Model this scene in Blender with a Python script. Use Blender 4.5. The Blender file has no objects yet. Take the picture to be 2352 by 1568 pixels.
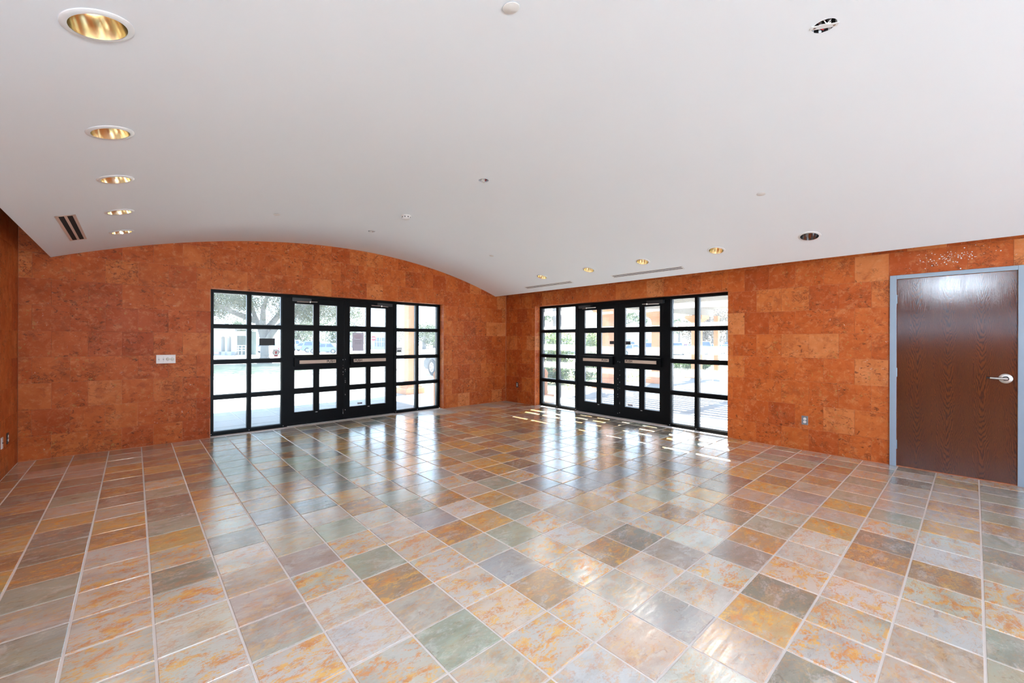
import bpy, bmesh, math, random
from mathutils import Vector, Matrix, noise as mnoise
PI = math.pi
R = random.Random(7)
scene = bpy.context.scene
COL = scene.collection

# ------------------------------------------------------------------ camera
CAM_H = 1.438
YAW = 0.7352
cam_d = bpy.data.cameras.new('camera')
cam_d.sensor_width = 36.0
cam_d.lens = 36.0 * 959.9 / 2352.0
cam_d.shift_y = -3.4 / 2352.0
cam_d.clip_start = 0.05
cam_d.clip_end = 600
cam = bpy.data.objects.new('camera', cam_d)
COL.objects.link(cam)
cam.matrix_world = (Matrix.Translation((0, 0, CAM_H)) @ Matrix.Rotation(-YAW, 4, 'Z')
                    @ Matrix.Rotation(PI / 2, 4, 'X') @ Matrix.Rotation(0.003, 4, 'Z'))
scene.camera = cam

# ------------------------------------------------------------------ light and exposure
scene.view_settings.view_transform = 'Standard'
scene.view_settings.look = 'None'
scene.view_settings.exposure = 0.66
scene.view_settings.gamma = 1.0
scene.view_settings.use_curve_mapping = False

world = bpy.data.worlds.new('World')
scene.world = world
world.use_nodes = True
wn = world.node_tree
wn.nodes.clear()
w_out = wn.nodes.new('ShaderNodeOutputWorld')
w_bg = wn.nodes.new('ShaderNodeBackground')
w_geo = wn.nodes.new('ShaderNodeTexCoord')
w_sep = wn.nodes.new('ShaderNodeSeparateXYZ')
w_ramp = wn.nodes.new('ShaderNodeValToRGB')
w_ramp.color_ramp.elements[0].position = 0.0
w_ramp.color_ramp.elements[0].color = (0.60, 0.77, 1.0, 1)
w_ramp.color_ramp.elements[1].position = 0.8
w_ramp.color_ramp.elements[1].color = (0.42, 0.66, 1.0, 1)
wn.links.new(w_geo.outputs['Generated'], w_sep.inputs[0])
wn.links.new(w_sep.outputs['Z'], w_ramp.inputs[0])
wn.links.new(w_ramp.outputs[0], w_bg.inputs['Color'])
w_bg.inputs['Strength'].default_value = 3.7
wn.links.new(w_bg.outputs[0], w_out.inputs[0])


def lamp(name, kind, loc, direction, energy, color=(1, 1, 1), **kw):
    d = bpy.data.lights.new(name, kind)
    d.energy = energy
    d.color = color
    for k, v in kw.items():
        setattr(d, k, v)
    o = bpy.data.objects.new(name, d)
    COL.objects.link(o)
    o.location = loc
    o.rotation_euler = Vector(direction).to_track_quat('-Z', 'Y').to_euler()
    return o


SUN_DIR = Vector((-1.0, -0.40, -1.40))
lamp('sun', 'SUN', (20, 10, 30), SUN_DIR, 27.0, (1.0, 0.95, 0.88), angle=0.009)
# the photographer's flash head beside the camera, bounced off the ceiling behind it
lamp('bounce_flash', 'SPOT', (-0.02, 0.25, 2.02), (0.03, 0.03, 1.0), 860, (0.80, 0.91, 1.0),
     spot_size=math.radians(116), spot_blend=1.0, shadow_soft_size=0.08)
# unseen fill lamp, added behind the camera to lift the ceiling
lamp('fill_light', 'SPOT', (-0.3, -4.2, 1.0), (0.2, 0.35, 1.0), 620, (0.78, 0.90, 1.0),
     spot_size=math.radians(170), spot_blend=0.5, shadow_soft_size=0.15)
scene.cycles.diffuse_bounces = 6


# ------------------------------------------------------------------ node helpers
class NT:
    def __init__(self, name):
        self.m = bpy.data.materials.new(name)
        self.m.use_nodes = True
        self.t = self.m.node_tree
        self.t.nodes.clear()
        self.out = self.t.nodes.new('ShaderNodeOutputMaterial')

    def n(self, kind, **kw):
        nd = self.t.nodes.new(kind)
        for k, v in kw.items():
            setattr(nd, k, v)
        return nd

    def put(self, sock, v):
        if v is None:
            return
        if isinstance(v, bpy.types.NodeSocket):
            self.t.links.new(v, sock)
        elif isinstance(v, (tuple, list)):
            if len(v) == 3 and sock.type == 'RGBA':
                v = (*v, 1)
            sock.default_value = v
        else:
            sock.default_value = v

    def math(self, op, a, b=None, c=None, clamp=False):
        nd = self.n('ShaderNodeMath', operation=op, use_clamp=clamp)
        for i, v in enumerate((a, b, c)):
            self.put(nd.inputs[i], v)
        return nd.outputs[0]

    def vmath(self, op, a, b=None):
        nd = self.n('ShaderNodeVectorMath', operation=op)
        self.put(nd.inputs[0], a)
        self.put(nd.inputs[1], b)
        return nd.outputs[0]

    def mix(self, f, a, b, blend='MIX'):
        nd = self.n('ShaderNodeMix', data_type='RGBA', blend_type=blend)
        self.put(nd.inputs[0], f)
        self.put(nd.inputs[6], a)
        self.put(nd.inputs[7], b)
        return nd.outputs[2]

    def noise(self, vec, scale, detail=4, rough=0.55, dist=0.0):
        nd = self.n('ShaderNodeTexNoise')
        self.put(nd.inputs['Vector'], vec)
        nd.inputs['Scale'].default_value = scale
        nd.inputs['Detail'].default_value = detail
        nd.inputs['Roughness'].default_value = rough
        nd.inputs['Distortion'].default_value = dist
        return nd.outputs[0]

    def ramp(self, v, lo, hi):
        nd = self.n('ShaderNodeMapRange', clamp=True)
        nd.interpolation_type = 'SMOOTHSTEP'
        self.put(nd.inputs[0], v)
        nd.inputs[1].default_value = lo
        nd.inputs[2].default_value = hi
        return nd.outputs[0]

    def bump(self, h, strength, dist=0.01):
        nd = self.n('ShaderNodeBump')
        nd.inputs['Strength'].default_value = strength
        nd.inputs['Distance'].default_value = dist
        self.put(nd.inputs['Height'], h)
        return nd.outputs[0]

    def bsdf(self, color, rough=0.5, metal=0.0, normal=None, spec=0.5, **kw):
        nd = self.n('ShaderNodeBsdfPrincipled')
        self.put(nd.inputs['Base Color'], color)
        self.put(nd.inputs['Roughness'], rough)
        self.put(nd.inputs['Metallic'], metal)
        self.put(nd.inputs['Specular IOR Level'], spec)
        if normal is not None:
            self.put(nd.inputs['Normal'], normal)
        for k, v in kw.items():
            self.put(nd.inputs[k], v)
        self.t.links.new(nd.outputs[0], self.out.inputs[0])
        return nd

    def coord(self, which='Object'):
        return self.n('ShaderNodeTexCoord').outputs[which]

    def rand(self):
        return self.n('ShaderNodeObjectInfo').outputs['Random']

    def pos(self):
        return self.n('ShaderNodeNewGeometry').outputs['Position']


def simple(name, color, rough=0.5, metal=0.0, var=0.06, scale=30.0, bump=0.0, spec=0.5, emit=None):
    """plain material with faint mottling and optional grain"""
    t = NT(name)
    c = t.coord('Object')
    f = t.noise(c, scale, 3)
    lo = tuple(max(0, x * (1 - var)) for x in color)
    hi = tuple(min(1, x * (1 + var)) for x in color)
    nrm = t.bump(t.noise(c, scale * 6, 3), bump, 0.004) if bump else None
    kw = {}
    if emit:
        kw = {'Emission Color': (*emit[0], 1), 'Emission Strength': emit[1]}
    t.bsdf(t.mix(f, lo, hi), rough, metal, nrm, spec, **kw)
    return t.m


# ------------------------------------------------------------------ materials
M = {}


def floor_tile_material(name, attr):
    t = NT(name)
    p = t.pos()
    if attr:
        ca = t.n('ShaderNodeVertexColor', layer_name='tone')
        base, alpha = ca.outputs[0], ca.outputs[1]
    else:
        oi = t.n('ShaderNodeObjectInfo')
        base, alpha = oi.outputs['Color'], oi.outputs['Alpha']
    # every tile gets its own piece of pattern
    cell = t.vmath('FLOOR', t.vmath('MULTIPLY', t.vmath('ADD', p, (-1.0108 + 31.15, -1.5212 + 31.15, 50.0)),
                                    (1 / 0.3115, 1 / 0.3115, 0.0)))
    wn_ = t.n('ShaderNodeTexWhiteNoise', noise_dimensions='3D')
    t.put(wn_.inputs[0], cell)
    q = t.vmath('ADD', t.vmath('MULTIPLY', p, (0.75, 1.25, 1.0)),
                t.vmath('MULTIPLY', wn_.outputs['Color'], (40, 40, 40)))
    cloud = t.noise(q, 4.0, 5, 0.6, 0.4)
    blotch = t.noise(q, 10.0, 9, 0.72, 0.9)
    speck = t.noise(q, 70.0, 8, 0.85)
    fine = t.noise(q, 240.0, 2, 0.6)
    mask = t.math('ADD', t.math('MULTIPLY', blotch, 0.52), t.math('MULTIPLY', speck, 0.48))
    rust = t.math('MULTIPLY', t.ramp(mask, 0.475, 0.560), alpha)
    orange = t.mix(t.ramp(t.noise(q, 14, 4), .38, .62), (0.82, 0.47, 0.105), (0.66, 0.27, 0.070))
    # each tile drifts from one tint to another across its face
    drift = t.ramp(t.noise(q, 2.2, 2, 0.5), 0.35, 0.65)
    tint = t.mix(wn_.outputs['Value'], (1.10, 0.92, 0.80), (0.90, 1.02, 0.96))
    b0 = t.mix(drift, base, t.mix(1.0, base, tint, 'MULTIPLY'))
    dark = t.ramp(t.math('ADD', t.math('MULTIPLY', cloud, .75), t.math('MULTIPLY', speck, .25)), 0.45, 0.66)
    c1 = t.mix(t.math('MULTIPLY', dark, 0.60), b0, t.mix(1.0, b0, (0.58, 0.50, 0.46), 'MULTIPLY'))
    pale = t.ramp(t.math('ADD', t.math('MULTIPLY', t.noise(q, 8, 8, 0.72, 0.6), .62), t.math('MULTIPLY', speck, .38)), 0.49, 0.62)
    c2 = t.mix(t.math('MULTIPLY', pale, 0.55), c1, (0.68, 0.68, 0.65))
    c3 = t.mix(t.math('MULTIPLY', rust, 0.92), c2, orange)
    rim = t.math('MULTIPLY', t.ramp(t.noise(q, 20, 7, 0.75, 1.2), 0.56, 0.66), 0.55)
    c4 = t.mix(rim, c3, t.mix(1.0, c3, (0.62, 0.50, 0.44), 'MULTIPLY'))
    # dusty strip along the far wall, with a wavy edge
    sx = t.n('ShaderNodeSeparateXYZ')
    t.put(sx.inputs[0], p)
    wob = t.math('MULTIPLY', t.math('SUBTRACT', t.noise(p, 1.6, 3), 0.5), 0.9)
    yy = t.math('ADD', sx.outputs[1], wob)
    dust = t.math('MULTIPLY', t.ramp(yy, 6.82, 6.90), t.ramp(sx.outputs[0], 3.2, 4.4))
    c5 = t.mix(t.math('MULTIPLY', dust, 0.35), c4, (0.50, 0.44, 0.38))
    ridge = t.noise(t.vmath('MULTIPLY', q, (0.6, 1.6, 1)), 16, 7, 0.62, 0.7)
    hgt = t.math('ADD', t.math('MULTIPLY', ridge, 1.0), t.math('MULTIPLY', fine, 0.06))
    rg = t.math('ADD', t.math('MULTIPLY', speck, 0.09), 0.115)
    rough = t.math('ADD', rg, t.math('MULTIPLY', dust, 0.35))
    nb = t.bump(hgt, 0.13, 0.010)
    t.bsdf(c5, rough, 0, nb, 0.8, **{'Coat Weight': t.math('SUBTRACT', 0.9, t.math('MULTIPLY', dust, 0.7)), 'Coat Roughness': 0.13, 'Coat IOR': 1.6, 'Coat Normal': nb})
    return t.m


M['floor_tile'] = floor_tile_material('floor_tile', False)
M['floor_tile_far'] = floor_tile_material('floor_tile_joined', True)
M['grout'] = simple('grout', (0.68, 0.63, 0.60), 0.75, 0, 0.10, 9, 0.15)


def stone_material(name='wall_stone'):
    t = NT(name)
    p = t.pos()
    r = t.rand()
    off = t.n('ShaderNodeCombineXYZ')
    for i, k in enumerate((37.0, 53.0, 71.0)):
        t.put(off.inputs[i], t.math('MULTIPLY', r, k))
    wn_ = t.n('ShaderNodeTexWhiteNoise', noise_dimensions='1D')
    t.put(wn_.inputs['W'], t.math('MULTIPLY', r, 917.0))
    r2 = wn_.outputs['Value']
    q = t.vmath('ADD', p, off.outputs[0])
    tone = t.n('ShaderNodeValToRGB')
    e = tone.color_ramp.elements
    e[0].position, e[0].color = 0.0, (0.410, 0.080, 0.018, 1)
    e[1].position, e[1].color = 1.0, (0.640, 0.225, 0.075, 1)
    for ps, cl in ((0.30, (0.490, 0.108, 0.022, 1)), (0.75, (0.535, 0.132, 0.028, 1)), (0.90, (0.575, 0.165, 0.042, 1))):
        a = e.new(ps)
        a.color = cl
    t.put(tone.inputs[0], r2)
    cloud = t.noise(q, 5, 5, 0.6, 0.5)
    c1 = t.mix(t.ramp(cloud, 0.35, 0.7), tone.outputs[0], t.mix(1.0, tone.outputs[0], (0.82, 0.70, 0.58), 'MULTIPLY'))
    light = t.ramp(t.noise(q, 14, 9, 0.75, 0.3), 0.49, 0.66)
    c2 = t.mix(t.math('MULTIPLY', light, 0.38), c1, (0.68, 0.30, 0.135))
    # dark brown travertine pits, veins and drifting stains
    vein_n = t.noise(t.vmath('MULTIPLY', q, (1, 1, 1.4)), 4.5, 9, 0.70, 0.5)
    vein = t.math('SUBTRACT', 1.0, t.ramp(t.math('ABSOLUTE', t.math('SUBTRACT', vein_n, 0.5)), 0.0, 0.022))
    pit = t.ramp(t.noise(t.vmath('MULTIPLY', q, (1, 1, 1.5)), 20, 9, 0.70, 0.5), 0.545, 0.62)
    patch = t.ramp(t.noise(q, 3.0, 3, 0.5), 0.46, 0.58)
    vpatch = t.ramp(t.noise(q, 2.4, 3, 0.5), 0.50, 0.62)
    dk = t.math('MAXIMUM', t.math('MULTIPLY', pit, patch), t.math('MULTIPLY', vein, vpatch))
    c3 = t.mix(t.math('MULTIPLY', dk, 0.82), c2, (0.120, 0.034, 0.014))
    stain = t.math('MULTIPLY', t.ramp(t.noise(q, 7.5, 7, 0.68, 0.4), 0.53, 0.66), 0.50)
    c3 = t.mix(stain, c3, (0.27, 0.062, 0.018))
    ochre = t.math('MULTIPLY', t.ramp(t.noise(q, 26, 8, 0.68, 0.4), 0.575, 0.64), t.ramp(t.noise(q, 2.6, 2), 0.48, 0.60))
    c4 = t.mix(t.math('MULTIPLY', ochre, 0.7), c3, (0.42, 0.22, 0.065))
    chip = t.math('MULTIPLY', t.ramp(t.noise(q, 30, 8, 0.68, 0.5), 0.63, 0.68), t.ramp(t.noise(q, 3.4, 2), 0.50, 0.62))
    c5 = t.mix(t.math('MULTIPLY', chip, 0.75), c4, (0.66, 0.52, 0.42))
    h = t.math('SUBTRACT', t.noise(q, 60, 4), t.math('MULTIPLY', dk, 0.8))
    t.bsdf(c5, t.math('ADD', t.math('MULTIPLY', cloud, 0.25), 0.30), 0, t.bump(h, 0.14, 0.004), 0.16)
    return t.m


M['stone'] = stone_material()
M['stone_joint'] = simple('stone_joint', (0.52, 0.22, 0.12), 0.8, 0, 0.15, 20)
M['ceiling'] = simple('ceiling_paint', (0.82, 0.875, 0.945), 0.75, 0, 0.012, 1.2, 0.02, 0.3)
M['plenum'] = simple('plenum_black', (0.03, 0.028, 0.026), 0.9)
M['black_metal'] = simple('black_anodised', (0.003, 0.0034, 0.004), 0.38, 0.0, 0.25, 12, 0.03, 0.12)
M['black_stop'] = simple('black_glazing_stop', (0.016, 0.018, 0.020), 0.30, 0.0, 0.2, 12, 0, 0.6)
M['gasket'] = simple('grey_gasket', (0.26, 0.27, 0.28), 0.5)
M['aluminium'] = simple('brushed_aluminium', (0.62, 0.60, 0.57), 0.30, 0.9, 0.08, 60)
M['push_tan'] = simple('push_pad_tan', (0.56, 0.44, 0.35), 0.45, 0.1, 0.06, 25)
M['ink'] = simple('black_ink', (0.012, 0.011, 0.012), 0.5)
M['scuff'] = simple('bare_metal_scuff', (0.7, 0.7, 0.7), 0.4, 0.5)
M['white_plastic'] = simple('white_plastic', (0.80, 0.79, 0.78), 0.35)
M['almond'] = simple('almond_plastic', (0.62, 0.60, 0.52), 0.35)
M['steel_plate'] = simple('steel_plate', (0.33, 0.36, 0.39), 0.32, 0.75, 0.05, 40)
M['dark_plate'] = simple('dark_plate', (0.03, 0.032, 0.035), 0.35)
M['trim_white'] = simple('trim_white', (0.76, 0.77, 0.79), 0.4)
M['cover_white'] = simple('cover_white', (0.74, 0.735, 0.73), 0.5)
M['gold'] = simple('gold_reflector', (1.0, 0.87, 0.63), 0.16, 1.0, 0.05, 20, 0.02)
M['chrome'] = simple('clear_reflector', (0.55, 0.56, 0.57), 0.10, 1.0, 0.05, 20)
M['bulb'] = simple('lamp_glass', (0.9, 0.85, 0.75), 0.3, 0, 0.02, 10, 0, 0.5, ((1.0, 0.80, 0.50), 3.0))
M['bulb_off'] = simple('lamp_glass_off', (0.55, 0.55, 0.55), 0.2)
M['diffuser_beige'] = simple('diffuser_beige', (0.66, 0.52, 0.46), 0.45)
M['slot_black'] = simple('slot_black', (0.004, 0.004, 0.004), 0.9)
M['frame_grey'] = simple('door_frame_grey', (0.29, 0.375, 0.47), 0.32, 0.0, 0.04, 6, 0.02)
M['wire_white'] = simple('wire_white', (0.8, 0.82, 0.84), 0.4)
M['wire_red'] = simple('wire_red', (0.45, 0.03, 0.04), 0.4)
M['box_metal'] = simple('junction_box_metal', (0.10, 0.14, 0.15), 0.4, 0.6)


def wood_material():
    t = NT('oak_veneer')
    p = t.coord('Object')
    s = t.n('ShaderNodeSeparateXYZ')
    t.put(s.inputs[0], p)
    y, z = s.outputs[1], s.outputs[2]
    leaf = t.math('FLOOR', t.math('DIVIDE', t.math('ADD', y, 3.0), 0.243))
    u = t.math('SUBTRACT', t.math('SUBTRACT', t.math('ADD', y, 3.0), t.math('MULTIPLY', leaf, 0.243)), 0.1215)
    wob = t.math('MULTIPLY', t.math('SUBTRACT', t.noise(t.vmath('MULTIPLY', p, (1, 3, 0.7)), 5, 3), 0.5), 0.045)
    u = t.math('ADD', u, wob)
    jag = t.math('MULTIPLY', t.math('SUBTRACT', t.noise(t.vmath('MULTIPLY', p, (1, 70, 4)), 1.0, 4, 0.75), 0.5), 1.3)
    big = t.math('MULTIPLY', t.math('SUBTRACT', t.noise(t.vmath('MULTIPLY', p, (1, 4.0, 1.0)), 2.2, 4), 0.5), 6.5)
    f = t.math('SUBTRACT', t.math('MULTIPLY', z, 13.0), t.math('MULTIPLY', t.math('POWER', t.math('ABSOLUTE', u), 1.7), 520.0))
    f = t.math('ADD', t.math('ADD', f, jag), big)
    w = t.math('ADD', t.math('MULTIPLY', t.math('SINE', t.math('MULTIPLY', f, 2 * PI)), 0.5), 0.5)
    line = t.math('POWER', w, 2.2)
    pore = t.ramp(t.noise(t.vmath('MULTIPLY', p, (1, 260, 9)), 1.0, 3, 0.6), 0.52, 0.66)
    tone = t.mix(t.noise(t.vmath('MULTIPLY', p, (1, 5, 0.6)), 2.0, 3), (0.085, 0.019, 0.0065), (0.140, 0.035, 0.011))
    c1 = t.mix(t.math('MULTIPLY', line, 0.84), tone, (0.022, 0.007, 0.005))
    c2 = t.mix(t.math('MULTIPLY', pore, 0.45), c1, (0.045, 0.014, 0.009))
    h = t.math('SUBTRACT', 1.0, t.math('ADD', t.math('MULTIPLY', line, .6), t.math('MULTIPLY', pore, .4)))
    t.bsdf(c2, 0.11, 0, t.bump(h, 0.05, 0.002), 0.6)
    return t.m


M['oak'] = wood_material()


def glass_material():
    t = NT('veiled_glass')  # pale translucent veil puts the glare haze into the panes
    p = t.pos()
    tr = t.n('ShaderNodeBsdfTransparent')
    tr.inputs[0].default_value = (0.93, 0.955, 0.95, 1)
    gl = t.n('ShaderNodeBsdfGlossy')
    gl.inputs['Roughness'].default_value = 0.02
    fr = t.n('ShaderNodeFresnel')
    fr.inputs[0].default_value = 1.35
    veil = t.n('ShaderNodeBsdfTranslucent')
    veil.inputs[0].default_value = (0.9, 0.93, 0.97, 1)
    m1 = t.n('ShaderNodeMixShader')
    m2 = t.n('ShaderNodeMixShader')
    veil_amt = t.math('ADD', t.math('MULTIPLY', t.ramp(t.noise(p, 7, 5, 0.6), 0.35, 0.75), 0.04), 0.05)
    t.put(m1.inputs[0], veil_amt)
    t.t.links.new(tr.outputs[0], m1.inputs[1])
    t.t.links.new(veil.outputs[0], m1.inputs[2])
    back = t.n('ShaderNodeNewGeometry').outputs['Backfacing']
    t.put(m2.inputs[0], t.math('MULTIPLY', t.math('MULTIPLY', fr.outputs[0], 0.7), t.math('SUBTRACT', 1.0, back)))
    t.t.links.new(m1.outputs[0], m2.inputs[1])
    t.t.links.new(gl.outputs[0], m2.inputs[2])
    t.t.links.new(m2.outputs[0], t.out.inputs[0])
    return t.m


M['glass'] = glass_material()
# outdoors
M['paver_a'] = simple('porch_paver', (0.373, 0.373, 0.36), 0.7, 0, 0.06, 4, 0.05)
M['paver_b'] = simple('walk_paver', (0.23, 0.218, 0.205), 0.75, 0, 0.08, 4, 0.05)
M['concrete'] = simple('driveway_concrete', (0.56, 0.54, 0.50), 0.85, 0, 0.05, 0.6, 0.05)
M['asphalt'] = simple('street_asphalt', (0.40, 0.39, 0.38), 0.9, 0, 0.08, 0.5, 0.05)
M['lawn'] = simple('lawn_grass', (0.118, 0.137, 0.075), 0.95, 0, 0.35, 2.5, 0.5)
M['lawn_dry'] = simple('dry_grass', (0.261, 0.249, 0.137), 0.95, 0, 0.3, 2.0, 0.5)
M['mulch'] = simple('bark_mulch', (0.20, 0.14, 0.10), 0.95, 0, 0.4, 14, 0.5)
M['blade'] = simple('grass_blade', (0.186, 0.249, 0.062), 0.8, 0, 0.3, 3)
M['stucco'] = simple('peach_stucco', (0.58, 0.29, 0.15), 0.85, 0, 0.07, 5, 0.2)
M['terracotta'] = simple('terracotta', (0.41, 0.168, 0.087), 0.8, 0, 0.1, 8)
M['pergola'] = simple('pergola_paint', (0.23, 0.203, 0.163), 0.7, 0, 0.08, 8, 0.05)
M['bark'] = simple('oak_bark', (0.168, 0.155, 0.143), 0.95, 0, 0.3, 9, 0.6)
M['bldg_white'] = simple('white_stucco', (0.311, 0.305, 0.298), 0.85, 0, 0.04, 1)
M['bldg_fascia'] = simple('peach_fascia', (0.435, 0.261, 0.186), 0.8)
M['roof_pale'] = simple('pale_roof', (0.398, 0.391, 0.386), 0.8, 0, 0.06, 1)
M['roof_blue'] = simple('blue_roof', (0.22, 0.28, 0.46), 0.6)
M['brick_far'] = simple('faded_brick', (0.46, 0.28, 0.26), 0.85, 0, 0.1, 4)
M['win_dark'] = simple('far_window_glass', (0.10, 0.14, 0.17), 0.15)
M['arch_green'] = simple('grey_green_backing', (0.13, 0.16, 0.14), 0.8, 0, 0.3, 3)  # tone of greenery and dark behind the arches
M['tyre'] = simple('tyre_rubber', (0.03, 0.03, 0.032), 0.8)
M['hub'] = simple('alloy_hub', (0.30, 0.31, 0.33), 0.4, 0.0)
M['car_glass'] = simple('car_glass', (0.05, 0.08, 0.13), 0.08)
M['red_lens'] = simple('red_lens', (0.60, 0.03, 0.04), 0.3)
M['sign_red'] = simple('sign_red', (0.60, 0.04, 0.06), 0.5)
M['sign_white'] = simple('sign_white', (0.85, 0.85, 0.85), 0.5)

M['print_red'] = simple('notice_print_red', (0.42, 0.16, 0.22), 0.8)
M['print_grey'] = simple('notice_print_grey', (0.25, 0.22, 0.30), 0.8)
M['sticker_grey'] = simple('sticker_grey', (0.40, 0.38, 0.40), 0.6)


def leaf_material(name, a, b):
    t = NT(name)
    r = t.n('ShaderNodeNewGeometry').outputs['Random Per Island']
    c = t.mix(r, a, b)
    d = t.n('ShaderNodeBsdfDiffuse')
    tl = t.n('ShaderNodeBsdfTranslucent')
    t.put(d.inputs[0], c)
    t.put(tl.inputs[0], c)
    mx = t.n('ShaderNodeMixShader')
    mx.inputs[0].default_value = 0.4
    t.t.links.new(d.outputs[0], mx.inputs[1])
    t.t.links.new(tl.outputs[0], mx.inputs[2])
    t.t.links.new(mx.outputs[0], t.out.inputs[0])
    return t.m


M['paper'] = leaf_material('notice_paper', (0.62, 0.59, 0.64), (0.63, 0.60, 0.65))
M['sticker_film'] = leaf_material('sticker_film', (0.80, 0.80, 0.80), (0.81, 0.81, 0.81))
M['leaf_oak'] = leaf_material('oak_leaf', (0.053, 0.071, 0.04), (0.137, 0.15, 0.099))
M['leaf_far'] = leaf_material('far_leaf', (0.062, 0.087, 0.056), (0.15, 0.174, 0.112))
M['leaf_shrub'] = leaf_material('shrub_leaf', (0.093, 0.15, 0.05), (0.261, 0.298, 0.137))
M['leaf_bush'] = leaf_material('clipped_bush_leaf', (0.044, 0.087, 0.025), (0.15, 0.199, 0.081))
M['leaf_dry'] = leaf_material('dry_leaf', (0.124, 0.099, 0.075), (0.249, 0.223, 0.186))


# ------------------------------------------------------------------ mesh helpers
class MB:
    def __init__(self):
        self.v, self.f, self.mi, self.sm = [], [], [], []

    def add(self, vs, fs, mi=0, smooth=False):
        o = len(self.v)
        self.v += [tuple(x) for x in vs]
        for f in fs:
            self.f.append(tuple(o + i for i in f))
            self.mi.append(mi)
            self.sm.append(smooth)
        return self

    def box(self, x0, x1, y0, y1, z0, z1, mi=0, bev=0.0):
        if bev <= 0:
            vs = [(x, y, z) for z in (z0, z1) for y in (y0, y1) for x in (x0, x1)]
            return self.add(vs, [(0, 2, 3, 1), (4, 5, 7, 6), (0, 1, 5, 4), (2, 6, 7, 3), (0, 4, 6, 2), (1, 3, 7, 5)], mi)
        bm = bmesh.new()
        bmesh.ops.create_cube(bm, size=1.0)
        for v in bm.verts:
            v.co = Vector(((x0 + x1) / 2 + v.co.x * (x1 - x0), (y0 + y1) / 2 + v.co.y * (y1 - y0), (z0 + z1) / 2 + v.co.z * (z1 - z0)))
        bmesh.ops.bevel(bm, geom=bm.edges[:], offset=bev, segments=2, affect='EDGES', profile=0.5)
        return self.bm(bm, mi)

    def bm(self, bm, mi=0, smooth=False):
        bm.verts.index_update()
        self.add([v.co[:] for v in bm.verts], [[v.index for v in f.verts] for f in bm.faces], mi, smooth)
        bm.free()
        return self

    def prism(self, poly, axis, a, b, mi=0):
        """extrude polygon; axis 0: poly=(y,z) along x; 1: poly=(x,z) along y; 2: poly=(x,y) along z"""
        def P(u, w, t):
            return ((t, u, w), (u, t, w), (u, w, t))[axis]
        n = len(poly)
        vs = [P(u, w, a) for u, w in poly] + [P(u, w, b) for u, w in poly]
        fs = [tuple(range(n))[::-1], tuple(range(n, 2 * n))] + [(i, (i + 1) % n, n + (i + 1) % n, n + i) for i in range(n)]
        return self.add(vs, fs, mi)

    def lathe(self, prof, c=(0, 0, 0), axis=(0, 0, 1), seg=24, mi=0, smooth=True, caps=True):
        q = Vector((0, 0, 1)).rotation_difference(Vector(axis).normalized())
        c = Vector(c)
        vs, fs = [], []
        for r, h in prof:
            for k in range(seg):
                a = 2 * PI * k / seg
                vs.append(c + q @ Vector((r * math.cos(a), r * math.sin(a), h)))
        for i in range(len(prof) - 1):
            for k in range(seg):
                k2 = (k + 1) % seg
                fs.append((i * seg + k, i * seg + k2, (i + 1) * seg + k2, (i + 1) * seg + k))
        self.add(vs, fs, mi, smooth)
        if caps:
            for i, rev in ((0, True), (len(prof) - 1, False)):
                if prof[i][0] > 1e-5:
                    ring = vs[i * seg:(i + 1) * seg]
                    self.add(ring, [tuple(range(seg))[::-1] if rev else tuple(range(seg))], mi)
        return self

    def tube(self, pts, rad, seg=8, mi=0, smooth=True):
        pts = [Vector(p) for p in pts]
        n = len(pts)
        rads = rad if isinstance(rad, (list, tuple)) else [rad] * n
        vs, fs = [], []
        up = Vector((0.13, 0.21, 1)).normalized()
        for i, p in enumerate(pts):
            d = (pts[min(i + 1, n - 1)] - pts[max(i - 1, 0)]).normalized()
            a = d.cross(up)
            if a.length < 0.05:
                a = d.cross(Vector((1, 0, 0)))
            a.normalize()
            b = d.cross(a)
            for k in range(seg):
                t = 2 * PI * k / seg
                vs.append(p + (a * math.cos(t) + b * math.sin(t)) * rads[i])
        for i in range(n - 1):
            for k in range(seg):
                k2 = (k + 1) % seg
                fs.append((i * seg + k, i * seg + k2, (i + 1) * seg + k2, (i + 1) * seg + k))
        self.add(vs, fs, mi, smooth)
        self.add(vs[:seg], [tuple(range(seg))], mi)
        self.add(vs[-seg:], [tuple(range(seg))[::-1]], mi)
        return self

    def mesh(self, name, mats):
        me = bpy.data.meshes.new(name)
        me.from_pydata(self.v, [], self.f)
        if not isinstance(mats, (list, tuple)):
            mats = [mats]
        for m in mats:
            me.materials.append(m)
        me.polygons.foreach_set('material_index', self.mi)
        me.polygons.foreach_set('use_smooth', self.sm)
        bm = bmesh.new()
        bm.from_mesh(me)
        bmesh.ops.recalc_face_normals(bm, faces=bm.faces[:])
        bm.to_mesh(me)
        bm.free()
        if any(self.sm):
            me.set_sharp_from_angle(angle=0.7)
        return me

    def build(self, name, mats, parent=None, **kw):
        return put(name, self.mesh(name, mats), parent, **kw)


def put(name, me, parent=None, loc=None, kind=None, label=None, cat=None, group=None):
    o = bpy.data.objects.new(name, me)
    COL.objects.link(o)
    if parent is not None:
        o.parent = parent
    if loc is not None:
        o.location = loc
    tag(o, label, cat, group, kind)
    return o


def tag(o, label=None, cat=None, group=None, kind=None):
    for k, v in (('label', label), ('category', cat), ('group', group), ('kind', kind)):
        if v:
            o[k] = v
    return o


def empty(name, label, cat, loc=(0, 0, 0), group=None, kind=None, rz=0.0):
    o = bpy.data.objects.new(name, None)
    COL.objects.link(o)
    o.location = loc
    o.rotation_euler = (0, 0, rz)
    o.empty_display_size = 0.1
    return tag(o, label, cat, group, kind)


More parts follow.
